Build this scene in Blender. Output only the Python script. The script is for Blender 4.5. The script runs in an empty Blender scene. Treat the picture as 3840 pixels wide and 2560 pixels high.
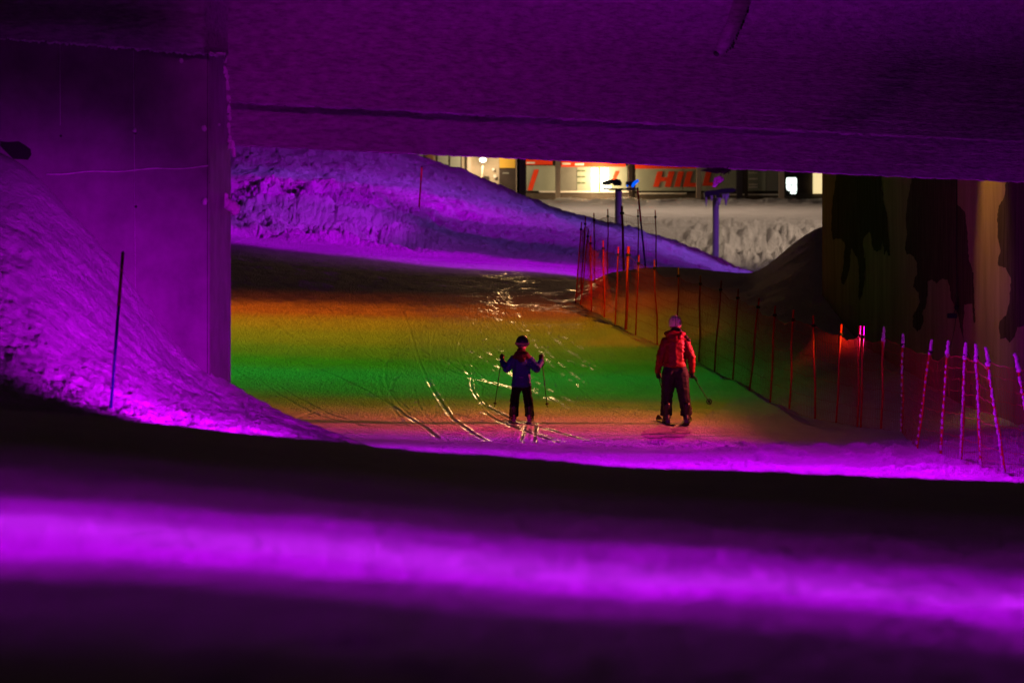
import bpy, bmesh, math, random
import numpy as np
from mathutils import Vector, Matrix, noise as mnoise
from mathutils.geometry import tessellate_polygon
random.seed(7); RNG = np.random.RandomState(11)
scn = bpy.context.scene
F = 3840*100/36.0          # focal length in photo pixels
HY = 1000.0                # photo row of the horizon
# ------------------------------------------------------------------ camera, world, exposure
cam_d = bpy.data.cameras.new('camera'); cam = bpy.data.objects.new('camera', cam_d)
scn.collection.objects.link(cam); scn.camera = cam
cam.location = (0, 0, 0); cam.rotation_euler = (math.radians(90), 0, 0)
cam_d.lens = 100; cam_d.sensor_width = 36; cam_d.shift_y = -(1280-HY)/3840
cam_d.clip_start = 0.1; cam_d.clip_end = 2000
cam_d.dof.use_dof = True; cam_d.dof.focus_distance = 46; cam_d.dof.aperture_fstop = 2.8
w = bpy.data.worlds.new('World'); scn.world = w; w.use_nodes = True
bg = w.node_tree.nodes['Background']; bg.inputs[0].default_value = (1.0, 0.5, 0.62, 1); bg.inputs[1].default_value = 0.0055
scn.view_settings.view_transform = 'Standard'; scn.view_settings.look = 'None'
scn.view_settings.exposure = 0; scn.view_settings.gamma = 1
try: scn.cycles.use_denoising = True
except Exception: pass

def P(x, y, z):            # a point z metres away that the photo shows at pixel x, y
    return Vector(((x-1920)/F*z, z, (HY-y)/F*z))

# ------------------------------------------------------------------ lamps
def lamp(name, kind, loc, power, col, size=0.1, aim=None, cone=60, blend=0.8):
    d = bpy.data.lights.new(name, kind); d.energy = power; d.color = col
    if kind in ('POINT', 'SPOT'): d.shadow_soft_size = size
    if kind == 'AREA': d.size = size
    if kind == 'SPOT': d.spot_size = math.radians(cone); d.spot_blend = blend
    o = bpy.data.objects.new(name, d); scn.collection.objects.link(o); o.location = loc
    if aim is not None:
        o.rotation_euler = (Vector(aim)-Vector(loc)).to_track_quat('-Z', 'Y').to_euler()
    return o

def projector(name, loc, power, stops, tilt=0.0, tmin=-4, tmax=4, side=None, comp=3.0, cap=60, soft=.08, wob=.12, gate_=.05):
    """a pattern projector hanging above the snow: colour bands across the slope (stops: offset along y / drop, colour)"""
    o = lamp(name, 'POINT', loc, power, (1, 1, 1), soft)
    d = o.data; d.use_nodes = True; nt = d.node_tree; nt.nodes.clear()
    N = nt.nodes.new; L = nt.links.new
    out = N('ShaderNodeOutputLight'); em = N('ShaderNodeEmission'); L(em.outputs[0], out.inputs[0])
    tc = N('ShaderNodeTexCoord'); sp = N('ShaderNodeSeparateXYZ'); L(tc.outputs['Normal'], sp.inputs[0])
    def M(op, a, b=None, c=None):
        n = N('ShaderNodeMath'); n.operation = op
        for i, v in enumerate((a, b, c)):
            if v is None: continue
            if isinstance(v, (int, float)): n.inputs[i].default_value = v
            else: L(v, n.inputs[i])
        return n.outputs[0]
    down = M('MAXIMUM', M('MULTIPLY', sp.outputs[2], -1), 0.03)
    y = M('DIVIDE', sp.outputs[1], down); x = M('DIVIDE', sp.outputs[0], down)
    y = M('ADD', y, M('MULTIPLY', x, tilt))
    nz = N('ShaderNodeTexNoise'); nz.inputs['Scale'].default_value = 1.2; nz.inputs['Detail'].default_value = 1
    cb = N('ShaderNodeCombineXYZ'); L(x, cb.inputs[0]); L(y, cb.inputs[1]); L(cb.outputs[0], nz.inputs['Vector'])
    y = M('ADD', y, M('MULTIPLY', M('SUBTRACT', nz.outputs[0], 0.5), wob))
    t = M('DIVIDE', M('SUBTRACT', y, tmin), tmax-tmin)
    cr = N('ShaderNodeValToRGB'); L(t, cr.inputs[0]); cr.color_ramp.interpolation = 'EASE'
    els = cr.color_ramp.elements
    while len(els) > 1: els.remove(els[-1])
    for i, (p, c) in enumerate(stops):
        q = (p-tmin)/(tmax-tmin)
        e = els[0] if i == 0 else els.new(q)
        e.position = q; e.color = (*c, 1)
    L(cr.outputs[0], em.inputs[0])
    st = M('MINIMUM', M('POWER', M('DIVIDE', 1, down), comp), cap)
    gate = M('GREATER_THAN', M('MULTIPLY', sp.outputs[2], -1), gate_)
    st = M('MULTIPLY', st, gate)
    if side:
        a, b, soft = side    # x range lit
        mr = N('ShaderNodeMapRange'); mr.interpolation_type = 'SMOOTHSTEP'
        L(x, mr.inputs[0]); mr.inputs[1].default_value = a-soft; mr.inputs[2].default_value = a+soft
        st = M('MULTIPLY', st, mr.outputs[0])
        mr = N('ShaderNodeMapRange'); mr.interpolation_type = 'SMOOTHSTEP'
        L(x, mr.inputs[0]); mr.inputs[1].default_value = b+soft; mr.inputs[2].default_value = b-soft
        st = M('MULTIPLY', st, mr.outputs[0])
    L(st, em.inputs[1])
    return o

K0 = (0, 0, 0)
VIO = (0.42, 0.0, 0.95)
PUR = (0.50, 0.0, 0.85)
# rainbow projector on the deck, hidden behind the beam
RX, RY, RZ, DROP = 4.2, 60.0, 4.0, 5.6
def band(yw): return (yw-RY)/DROP
projector('rainbow_projector', (RX, RY, RZ), 820, [
    (band(39.5), K0), (band(42.5), (.07, .005, .02)), (band(45.3), (.13, .035, .01)), (band(48), (.20, .075, .006)), (band(50.5), (.13, .16, .0)),
    (band(53), (.03, .34, .01)), (band(55.5), (.015, .48, .02)), (band(58), (.05, .36, .0)), (band(60.5), (.17, .29, 0)), (band(64), (.36, .27, 0)),
    (band(67.5), (.48, .21, 0)), (band(71.5), (.48, .07, 0)), (band(76.5), (.06, .006, 0)), (band(81), K0)],
    tilt=0.10, side=(-3.3, -.1, .45), wob=.22)
projector('pink_projector', (6.95, 45.5, -0.4), 330, [(-3.6, K0), (-2.8, (.34, 0, .36)), (-2.1, (.46, .0, .20)), (-1.3, (.52, .025, .075)), (.0, (.46, .06, .03)), (.8, (.28, .06, .008)), (1.6, (.10, .03, .0)), (2.4, K0)],
    tilt=.12, side=(-12, -1.7, .35), comp=2.5, gate_=.13, cap=30, soft=.03, wob=.3)
# unseen spots: red ones on the fence, a warm wash on the right wall
lamp('post_red_fill', 'SPOT', (1.0, 38, 2.0), 110, (1.0, .05, .012), 0.05, aim=(4.6, 47.3, -1.1), cone=24, blend=1)  # added unseen spot that reddens the middle fence posts
lamp('wall_wash_light', 'SPOT', (5.2, 42.8, 2.6), 170, (1.0, .52, .02), 0.1, aim=(7.2, 42.6, 0.6), cone=70)
lamp('fence_red_light', 'SPOT', (0.3, 61, 3.4), 260, (1.0, .03, .01), 0.1, aim=(2.5, 63.5, -.8), cone=34, blend=1)
# unseen violet floods in the hollow and above the beam, plus added fill lamps
lamp('violet_flood_hollow_light', 'SPOT', (-1.3, 21.8, -1.2), 3800, (.56, 0, .84), 0.12, aim=(-4.6, 29, -1.75), cone=48, blend=1)
lamp('violet_flood_beam_light', 'SPOT', (-1.6, 23.0, 3.6), 1150, (.64, 0, .74), 0.25, aim=(-.3, 33, 1.9), cone=52, blend=1)
lamp('violet_flood_right_light', 'SPOT', (2.6, 28.5, -2.0), 1100, PUR, 0.12, aim=(5.6, 35, -1.4), cone=40, blend=1)
lamp('skier_violet_fill', 'SPOT', (1.6, 28.5, -1.9), 160, PUR, 0.1, aim=(1.5, 45, -1.3), cone=22, blend=1)  # added fill from the camera side on the skiers' backs
lamp('helmet_rose_fill', 'SPOT', (3.0, 28.5, -1.9), 260, (1, .16, .42), 0.1, aim=(2.5, 45.3, -.72), cone=3.0, blend=1)  # added narrow fill that brightens the adult's helmet
projector('near_edge_fill', (4.6, 38.6, 1.3), 1250, [(-1.75, K0), (-1.35, (.52, 0, .80)), (-.75, (.50, 0, .80)), (-.3, (.24, 0, .36)), (.1, (.09, 0, .12)), (.55, (.012, 0, .018)), (.9, K0)],
    tilt=-.10, side=(-2.9, .45, .35), tmin=-2, tmax=2, wob=.35)  # added overhead lamp, out of view, for the violet near edge
lamp('violet_flood_pier_light', 'SPOT', (.4, 28.0, -2.0), 270, (.62, 0, .76), 0.12, aim=(-3.3, 31, -.6), cone=60, blend=1)
projector('near_stripe_light', (-3.5, 9.0, .7), 140, [(-3.0, K0), (-1.7, (.02, 0, .03)), (-1.25, (.12, 0, .18)), (-.75, (.52, .0, .86)), (-.35, (.62, .012, 1)), (.1, (.30, 0, .48)), (.6, (.06, 0, .08)), (1.5, (.010, 0, .013)), (2.9, K0)],
          tilt=.06, side=(.0, 5, 1), wob=.5)  # added lamp out of frame on the left, makes the violet stripe
# unseen far violet, blue and yard lamps; only the facade and doorway lamps show
projector('far_violet_light', (3.5, 90, 6.5), 2600, [(-1.2, K0), (-.35, (.05, 0, .08)), (.15, (.50, 0, .85)), (.95, (.52, 0, .85)), (1.35, (.10, .01, .20)), (2.6, (.05, .01, .13)), (3.3, (.20, .0, .36)), (6.0, (.26, 0, .40)), (8.0, (.03, .01, .12)), (12, K0)],
          tilt=.16, tmax=13, side=(-9, 5, 2), comp=1.6)  # added lamp; its dark middle stops stand for the shaded mid slope
lamp('heap_violet_light', 'SPOT', (-1.5, 95, 5.5), 3400, PUR, 0.2, aim=(-8.2, 103, 1.6), cone=56, blend=1)  # added unseen spot to brighten the snow heap
lamp('far_violet_upper_light', 'SPOT', (7, 101, 9.0), 14000, PUR, 0.3, aim=(-9, 124, 5), cone=52, blend=1)  # added unseen spot for the upper hillside
lamp('mast_violet_fill', 'SPOT', (20, 134, 6.0), 2500, (.38, .08, 1), 0.3, aim=(8.5, 147, 1.5), cone=40, blend=1)  # added unseen spot that tints the masts violet
lamp('slope_warm_light', 'SPOT', (2, 99, 9.0), 520, (1, .52, .25), 0.3, aim=(-2.5, 83, 0), cone=64, blend=1)  # added unseen spot to lift the dark far slope
lamp('far_blue_light', 'SPOT', (16, 124, 9.0), 4500, (.32, .12, 1), 0.3, aim=(3, 118, 1.0), cone=84, blend=1)
lamp('yard_light', 'SPOT', (-22, 205, 9.6), 16000, (1.0, .70, .46), .6, aim=(10, 195, 3), cone=100, blend=.6)
lamp('yard_top_light', 'SPOT', (8, 190, 26), 12000, (1.0, .70, .48), 1.5, aim=(10, 186, 2), cone=125, blend=.6)  # added above the frame to lift the field
lamp('yard_side_light', 'SPOT', (34, 146, 12), 19000, (1.0, .72, .50), .6, aim=(6, 172, 2.5), cone=70, blend=.8)  # added out of view to light the field's lumps from the side
lamp('slope_glint_fill', 'SPOT', P(1925, 380, 214), 11000, (1.0, .56, .22), 1.1, aim=(0, 70, -1.2), cone=16, blend=1)  # added lamp hidden behind the beam, makes the glints on the slope
lamp('facade_lamp_light', 'POINT', P(1812, 602, 222.5), 500, (1, .72, .42), 0.35)
lamp('bright_doorway_light', 'POINT', P(2250, 655, 223.5), 900, (1, .68, .34), .6)

# ------------------------------------------------------------------ helpers
def link(o, parent=None):
    scn.collection.objects.link(o)
    if parent is not None:
        o.parent = parent; o.matrix_parent_inverse = Matrix.Translation(-parent.location) if parent.type == 'EMPTY' else parent.matrix_basis.inverted()
    return o
def tag(o, label=None, cat=None, group=None, kind=None):
    if label: o['label'] = label
    if cat: o['category'] = cat
    if group: o['group'] = group
    if kind: o['kind'] = kind
    return o
def empty(name, loc, label, cat, group=None):
    o = bpy.data.objects.new(name, None); o.location = loc; o.empty_display_size = .2
    scn.collection.objects.link(o); return tag(o, label, cat, group)
def mesh_obj(name, verts, faces, mat, parent=None, smooth=False):
    me = bpy.data.meshes.new(name); me.from_pydata([tuple(v) for v in verts], [], faces); me.update()
    if mat: me.materials.append(mat)
    if smooth: me.polygons.foreach_set('use_smooth', [True]*len(me.polygons))
    o = bpy.data.objects.new(name, me); return link(o, parent)

class MB:
    def __init__(s): s.v = []; s.f = []
    def quad(s, a, b, c, d):
        n = len(s.v); s.v += [a, b, c, d]; s.f.append((n, n+1, n+2, n+3))
    def box(s, lo, hi):
        n = len(s.v); (a, b, c), (d, e, f) = lo, hi
        s.v += [(a,b,c),(d,b,c),(d,e,c),(a,e,c),(a,b,f),(d,b,f),(d,e,f),(a,e,f)]
        s.f += [tuple(n+i for i in q) for q in ((0,3,2,1),(4,5,6,7),(0,1,5,4),(1,2,6,5),(2,3,7,6),(3,0,4,7))]
    def pbox(s, x0, y0, x1, y1, z, depth):      # a box whose near face the photo shows between these pixels
        a = P(x0, y1, z); b = P(x1, y0, z); s.box((a.x, z, a.z), (b.x, z+depth, b.z))
    def prism(s, pts, z, depth):                 # outline in photo pixels standing at distance z
        n = len(s.v); k = len(pts)
        f = [P(x, y, z) for x, y in pts]
        s.v += [tuple(p) for p in f] + [(p.x, p.y+depth, p.z) for p in f]
        s.f.append(tuple(range(n, n+k))); s.f.append(tuple(range(n+2*k-1, n+k-1, -1)))
        for i in range(k):
            j = (i+1) % k; s.f.append((n+j, n+i, n+k+i, n+k+j))
    def tube(s, pts, r, seg=8, caps=True):
        pts = [Vector(p) for p in pts]; rs = r if isinstance(r, (list, tuple)) else [r]*len(pts)
        n = len(s.v); up = Vector((0, 0, 1))
        for i, p in enumerate(pts):
            t = (pts[min(i+1, len(pts)-1)]-pts[max(i-1, 0)]).normalized()
            a = t.cross(Vector((0, 1, 0)) if abs(t.y) < .9 else up).normalized(); b = t.cross(a)
            for k in range(seg):
                th = 2*math.pi*k/seg; s.v.append(tuple(p+(a*math.cos(th)+b*math.sin(th))*rs[i]))
        for i in range(len(pts)-1):
            for k in range(seg):
                k2 = (k+1) % seg
                s.f.append((n+i*seg+k, n+i*seg+k2, n+(i+1)*seg+k2, n+(i+1)*seg+k))
        if caps:
            s.f.append(tuple(n+k for k in range(seg-1, -1, -1))); m = n+(len(pts)-1)*seg
            s.f.append(tuple(m+k for k in range(seg)))
    def ball(s, c, r, sc=(1, 1, 1), seg=10, ring=6, jit=0):
        n = len(s.v); c = Vector(c)
        for i in range(1, ring):
            ph = math.pi*i/ring
            for k in range(seg):
                th = 2*math.pi*k/seg; q = r*(1+random.uniform(-jit, jit))
                s.v.append((c.x+q*sc[0]*math.sin(ph)*math.cos(th), c.y+q*sc[1]*math.sin(ph)*math.sin(th), c.z+q*sc[2]*math.cos(ph)))
        t = len(s.v); s.v += [(c.x, c.y, c.z+r*sc[2]), (c.x, c.y, c.z-r*sc[2])]
        for i in range(ring-2):
            for k in range(seg):
                k2 = (k+1) % seg; s.f.append((n+i*seg+k, n+(i+1)*seg+k, n+(i+1)*seg+k2, n+i*seg+k2))
        for k in range(seg):
            k2 = (k+1) % seg; s.f.append((t, n+k, n+k2)); s.f.append((t+1, n+(ring-2)*seg+k2, n+(ring-2)*seg+k))
    def build(s, name, mat, parent=None, smooth=False): return mesh_obj(name, s.v, s.f, mat, parent, smooth)

# ------------------------------------------------------------------ materials
def mat(name, col, rough=.7, spec=.3, bump=0, bscale=20, var=0, vscale=4, metal=0, emit=None, estr=0, detail=6, stretch=None, sheen=0, coat=0):
    m = bpy.data.materials.new(name); m.use_nodes = True; nt = m.node_tree; b = nt.nodes['Principled BSDF']
    b.inputs['Base Color'].default_value = (*col, 1); b.inputs['Roughness'].default_value = rough
    b.inputs['Specular IOR Level'].default_value = spec; b.inputs['Metallic'].default_value = metal
    if coat: b.inputs['Coat Weight'].default_value = coat; b.inputs['Coat Roughness'].default_value = .2
    N = nt.nodes.new; L = nt.links.new
    if bump or var:
        tc = N('ShaderNodeNewGeometry'); mp = N('ShaderNodeMapping'); L(tc.outputs['Position'], mp.inputs[0])
        if stretch: mp.inputs['Scale'].default_value = stretch
    if var:
        n = N('ShaderNodeTexNoise'); n.inputs['Scale'].default_value = vscale; n.inputs['Detail'].default_value = 8; n.inputs['Roughness'].default_value = .65
        L(mp.outputs[0], n.inputs['Vector'])
        mr = N('ShaderNodeMapRange'); L(n.outputs[0], mr.inputs[0]); mr.inputs[1].default_value = .3; mr.inputs[2].default_value = .7
        mr.inputs[3].default_value = 1-var; mr.inputs[4].default_value = 1+var*.4
        mx = N('ShaderNodeVectorMath'); mx.operation = 'SCALE'; mx.inputs[0].default_value = col; L(mr.outputs[0], mx.inputs['Scale'])
        L(mx.outputs[0], b.inputs['Base Color'])
    if bump:
        n = N('ShaderNodeTexNoise'); n.inputs['Scale'].default_value = bscale; n.inputs['Detail'].default_value = detail; n.inputs['Roughness'].default_value = .7
        L(mp.outputs[0], n.inputs['Vector'])
        bp = N('ShaderNodeBump'); bp.inputs['Distance'].default_value = bump; bp.inputs['Strength'].default_value = 1
        L(n.outputs[0], bp.inputs['Height']); L(bp.outputs[0], b.inputs['Normal'])
    if emit:
        b.inputs['Emission Color'].default_value = (*emit, 1); b.inputs['Emission Strength'].default_value = estr
    return m

SNOW = mat('snow', (.80, .81, .83), .75, .25, bump=.06, bscale=12, var=.12, vscale=3)
SNOW_NEAR = mat('snow_near', (.78, .79, .82), .8, .2, bump=.06, bscale=14, var=.12, vscale=2.5)
SNOW_FAR = mat('snow_far', (.78, .79, .82), .8, .2, bump=.22, bscale=4.5, var=.2, vscale=.7)
PISTE = mat('piste_snow', (.74, .75, .78), .65, .15, bump=.085, bscale=15, var=.14, vscale=2, detail=9, coat=.5, stretch=(1, .3, 1))
_nt = PISTE.node_tree; _a = _nt.nodes.new('ShaderNodeAttribute'); _a.attribute_name = 'ice'; _nt.links.new(_a.outputs['Fac'], _nt.nodes['Principled BSDF'].inputs['Coat Weight'])
FROST = mat('frosted_concrete', (.50, .49, .50), .85, .2, bump=.07, bscale=11, var=.5, vscale=7, stretch=(1, 1, 3.5), detail=10)
FROST_PLAIN = mat('frost', (.8, .8, .82), .8, .2, bump=.02, bscale=40)
CONC = mat('pier_concrete', (.26, .255, .25), .8, .25, bump=.006, bscale=30, var=.35, vscale=2.2)
CONC_R = mat('wall_concrete', (.32, .235, .165), 1, 0, bump=.01, bscale=20, var=.35, vscale=1.5, stretch=(1, 1, .25))
STAIN = mat('wet_stain', (.09, .07, .056), 1, 0, bump=.01, bscale=20, var=.55, vscale=4, stretch=(3, 3, .3))
DARK = mat('dark', (.012, .012, .013), .6, .3)
RED = mat('red_plastic', (.62, .025, .012), .45, .4, var=.25, vscale=9)
REDNET = mat('red_net', (.38, .02, .015), .6, .3)
BLUEP = mat('blue_plastic', (.02, .06, .42), .45, .4)

# ------------------------------------------------------------------ ground
def vnoise(x, y, seed=0):
    xi = np.floor(x).astype(np.int64); yi = np.floor(y).astype(np.int64); fx = x-xi; fy = y-yi
    fx = fx*fx*fx*(fx*(fx*6-15)+10); fy = fy*fy*fy*(fy*(fy*6-15)+10)
    def h(a, b):
        n = (a*374761393 + b*668265263 + seed*1442695041) & 0xffffffff
        n = ((n ^ (n >> 13))*1274126177) & 0xffffffff
        return ((n ^ (n >> 16)) & 0xffff)/65535.0
    return (h(xi, yi)*(1-fx)+h(xi+1, yi)*fx)*(1-fy)+(h(xi, yi+1)*(1-fx)+h(xi+1, yi+1)*fx)*fy*1.0
def fbm(x, y, oct=5, seed=0, gain=.5):
    s = 0; a = 1; t = 0
    for i in range(oct):
        s = s+a*vnoise(x*2**i+i*17.3, y*2**i+i*9.1, seed+i); t += a; a *= gain
    return s/t-.5
def ridge(x, y, oct=4, seed=0):
    s = 0; a = 1; t = 0
    for i in range(oct):
        s = s+a*(1-np.abs(2*vnoise(x*2**i, y*2**i, seed+i)-1)); t += a; a *= .5
    return s/t-.5
def pchip(xk, yk, x):
    """monotone cubic; xk (n,), yk (n, m), x (k,) -> (k, m)"""
    xk = np.asarray(xk, float); h = np.diff(xk)[:, None]; d = np.diff(yk, axis=0)/h
    m = np.zeros_like(yk); w1 = 2*h[1:]+h[:-1]; w2 = h[1:]+2*h[:-1]
    ok = d[:-1]*d[1:] > 0
    with np.errstate(divide='ignore', invalid='ignore'):
        mm = (w1+w2)/(w1/d[:-1]+w2/d[1:])
    m[1:-1] = np.where(ok, mm, 0); m[0] = d[0]; m[-1] = d[-1]
    i = np.clip(np.searchsorted(xk, x, 'right')-1, 0, len(xk)-2); t = ((x-xk[i])/(xk[i+1]-xk[i]))[:, None]; hh = h[i]
    return yk[i]*(2*t**3-3*t**2+1)+m[i]*hh*(t**3-2*t**2+t)+yk[i+1]*(-2*t**3+3*t**2)+m[i+1]*hh*(t**3-t**2)

XS = [-1200, 0, 430, 640, 858, 1080, 1300, 1700, 2100, 2180, 2300, 2500, 2800, 3080, 3400, 3840, 5000]
ST = {  # distance: photo row of the ground in each column of XS
 1.2:  [8100]*17,
 3.0:  [3500]*17,
 5.0:  [2480, 2490, 2500, 2510, 2515, 2520, 2525, 2540, 2560, 2560, 2570, 2580, 2600, 2620, 2640, 2670, 2700],
 8.0:  [1980, 2010, 2030, 2045, 2060, 2080, 2095, 2120, 2150, 2155, 2165, 2180, 2200, 2220, 2240, 2270, 2330],
 11.0: [1690, 1740, 1770, 1790, 1810, 1828, 1845, 1878, 1915, 1920, 1930, 1945, 1965, 1985, 2005, 2040, 2100],
 14.0: [1540, 1610, 1650, 1675, 1700, 1722, 1740, 1778, 1812, 1818, 1828, 1840, 1858, 1872, 1888, 1905, 1960],
 18.0: [1440, 1527, 1575, 1597, 1620, 1640, 1657, 1700, 1733, 1739, 1746, 1757, 1772, 1782, 1795, 1809, 1850],
 21.0: [1540, 1630, 1690, 1725, 1750, 1780, 1800, 1830, 1860, 1865, 1870, 1880, 1890, 1900, 1905, 1910, 1950],
 24.0: [1300, 1490, 1545, 1600, 1645, 1690, 1725, 1790, 1840, 1850, 1860, 1870, 1880, 1890, 1895, 1900, 1930],
 27.0: [800, 1080, 1370, 1490, 1560, 1620, 1675, 1780, 1830, 1840, 1850, 1860, 1870, 1870, 1870, 1870, 1900],
 29.0: [500, 740, 1110, 1350, 1500, 1590, 1660, 1770, 1820, 1830, 1840, 1850, 1850, 1850, 1850, 1850, 1880],
 30.0: [400, 580, 1000, 1270, 1470, 1575, 1655, 1765, 1815, 1825, 1835, 1840, 1840, 1842, 1842, 1845, 1860],
 32.2: [400, 600, 1050, 1290, 1438, 1560, 1648, 1755, 1800, 1808, 1815, 1820, 1822, 1825, 1826, 1828, 1840],
 36.0: [1500, 1500, 1550, 1580, 1600, 1640, 1672, 1708, 1738, 1740, 1742, 1746, 1750, 1758, 1765, 1770, 1700],
 39.0: [1540, 1560, 1580, 1600, 1620, 1640, 1655, 1668, 1682, 1683, 1684, 1688, 1690, 1695, 1700, 1640, 1500],
 42.0: [1560, 1570, 1580, 1590, 1600, 1612, 1620, 1628, 1632, 1633, 1634, 1636, 1642, 1652, 1625, 1550, 1400],
 46.0: [1550, 1550, 1552, 1555, 1560, 1570, 1574, 1578, 1578, 1578, 1578, 1580, 1582, 1598, 1530, 1480, 1300],
 50.0: [1490, 1492, 1494, 1496, 1498, 1502, 1505, 1508, 1508, 1508, 1508, 1510, 1508, 1490, 1430, 1400, 1250],
 55.0: [1410]*4+[1412, 1418, 1422, 1426, 1426, 1426, 1426, 1426, 1400, 1370, 1340, 1320, 1200],
 60.0: [1325]*4+[1330, 1338, 1343, 1346, 1346, 1346, 1346, 1343, 1290, 1260, 1250, 1250, 1150],
 66.0: [1235]*4+[1238, 1243, 1247, 1250, 1250, 1250, 1236, 1225, 1165, 1110, 1110, 1150, 1100],
 72.0: [1150]*4+[1152, 1158, 1162, 1165, 1165, 1156, 1125, 1090, 1075, 960, 1000, 1050, 1050],
 78.0: [1065]*4+[1070, 1078, 1083, 1090, 1088, 1072, 1022, 1001, 1024, 850, 800, 800, 800],
 84.0: [980]*4+[985, 1000, 1015, 1035, 1042, 1050, 1080, 1100, 1120, 990, 900, 850, 800],
 90.0: [915]*4+[920, 945, 965, 1005, 1026, 1040, 1075, 1090, 1105, 1100, 1000, 950, 900],
 95.0: [890]*4+[893, 910, 928, 975, 1003, 1012, 1030, 1055, 1085, 1100, 1080, 1050, 1000],
 98.0: [840]*4+[855, 872, 892, 950, 985, 994, 1010, 1040, 1072, 1095, 1090, 1080, 1000],
 103.: [775]*4+[785, 795, 812, 905, 955, 968, 985, 1018, 1062, 1092, 1090, 1080, 1000],
 110.: [690]*4+[705, 712, 730, 820, 900, 918, 942, 985, 1050, 1088, 1090, 1080, 1000],
 120.: [570]*4+[590, 605, 625, 725, 845, 862, 890, 945, 1038, 1085, 1090, 1080, 1000],
 130.: [380]*4+[400, 440, 500, 641, 796, 818, 851, 906, 1021, 1080, 1090, 1080, 1000],
 138.: [350]*4+[380, 430, 510, 690, 860, 880, 920, 980, 1060, 1090, 1090, 1080, 1000],
 148.: [1020]*17,
 158.: [935]*17,
 166.: [845]*17,
 180.: [808]*17,
 205.: [775]*17,
 216.: [752]*17,
 224.: [750]*17,
 300.: [700]*17,
 600.: [560]*17,
}
zk = np.array(sorted(ST)); tab = np.array([ST[k] for k in sorted(ST)], float)
tabZ = (HY-tab)/F*zk[:, None]
XS = np.array(XS, float)
def base_height(z, xp):
    """z (n,), xp (m,) -> heights (n, m)"""
    a = pchip(zk, tabZ, z); return pchip(XS, a.T, xp).T
def smooth(e0, e1, x):
    t = np.clip((x-e0)/(e1-e0), 0, 1); return t*t*(3-2*t)

def detail(X, Yy, xp, Zb):
    """relief in metres for world x, y (2-d arrays)"""
    d = np.zeros_like(X)
    near = 1-smooth(17, 22, Yy)
    d += near*(.05*fbm(X*1.3, Yy*.7, 4, 3)+.022*fbm(X*6, Yy*5, 5, 5)+.006*fbm(X*22, Yy*16, 3, 6))
    d += (1-near)*(1-smooth(33, 36, Yy))*0.02*fbm(X*4, Yy*4, 4, 9)
    # left bank: ploughed, crusty snow with horizontal scrapes
    lb = smooth(20, 22, Yy)*(1-smooth(32, 34, Yy))*(1-smooth(1150, 1500, xp))
    rough = lb*(1-smooth(.25, .9, Zb+ .25*fbm(X*.8, Yy*.8, 2, 8)))
    clump = np.maximum(0, fbm(X*9, Yy*6, 4, 21, .6))*.06
    d += rough*(clump+.09*ridge(X*1.2+Yy*.3, Yy*5.5, 5, 31)+.05*fbm(X*14, Yy*14, 3, 41)) + lb*.08*fbm(X*.9, Yy*.9, 2, 77)
    # two old ruts climbing the bank
    for k, (xa, xb) in enumerate(((-5.15, -5.75), (-4.55, -4.85))):
        cx = xa+(xb-xa)*smooth(24, 30, Yy)+.12*np.sin(Yy*1.7+k)+.1*fbm(Yy*2, Yy*0+k, 3, 4)
        d -= rough*.02*np.exp(-((X-cx)/.10)**2)
    # near edge of the slope, right side: broken purple snow
    rb = smooth(33, 35, Yy)*(1-smooth(39.5, 42.5, Yy))*smooth(1000, 1800, xp)
    d += rb*(.26*np.maximum(0, fbm(X*3.3, Yy*2.2, 5, 51, .65))+.08*ridge(X*1.5, Yy*2.0, 5, 61))*(.35+.65*smooth(2300, 2900, xp))
    # groomed slope
    ps = smooth(40, 43, Yy)*(1-smooth(88, 92, Yy))
    d += ps*(.022*fbm(X*2.2, Yy*1.1, 4, 71)+.014*fbm(X*9, Yy*4, 4, 72)+(.07*ridge(X*1.1+Yy*.5, Yy*.9, 5, 73))*smooth(74, 84, Yy))
    cord = np.sin((X*.75-Yy*.35)*2*np.pi/.17)
    d += ps*.013*cord*(1-smooth(-3.2, -1.8, X+.6*fbm(X*.5, Yy*.3, 2, 6)))*smooth(50, 54, Yy)*(1-smooth(74, 80, Yy))
    # mound right of the fence
    mr = smooth(44, 50, Yy)*smooth(2500, 2900, xp)*(1-smooth(84, 90, Yy))
    d += mr*.10*fbm(X*1.2, Yy*.9, 4, 81)
    # heap of ploughed blocks and hillside behind
    hp = smooth(94.5, 97, Yy)*(1-smooth(108, 113, Yy))*(1-smooth(1500, 1750, xp))
    cell = np.floor(vnoise(X*.55, Yy*.5, 91)*5)/5+.5*np.floor(vnoise(X*1.2+5, Yy*1.0, 92)*4)/4
    hp2 = hp*smooth(95, 98, Yy)
    d += hp2*(.75*(cell-.7)+.9*np.maximum(0, fbm(X*1.6, Yy*1.0, 5, 93, .66))+.5*ridge(X*.35+Yy*.3, Yy*.8, 5, 94))
    hl = smooth(96, 100, Yy)*(1-smooth(136, 142, Yy))
    d += hl*(.5*fbm(X*.5, Yy*.3, 6, 95, .6)+.38*ridge(X*.3+Yy*.15, Yy*.6, 6, 96)+.34*np.maximum(0, fbm(X*2.4, Yy*1.6, 4, 97, .6)))
    # far field: mogul-like lumps on its face
    ff = smooth(142, 148, Yy)*(1-smooth(168, 178, Yy))
    d += ff*(1.0*np.maximum(-.1, fbm(X*1.3-Yy*.2, Yy*.5, 4, 99, .55)))
    d += smooth(168, 178, Yy)*(1-smooth(205, 212, Yy))*.12*fbm(X*.4, Yy*.2, 3, 101)
    d += smooth(207, 213, Yy)*(1-smooth(221, 226, Yy))*(.7*fbm(X*.45, Yy*.2, 5, 103, .6)+.02)
    return d

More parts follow.
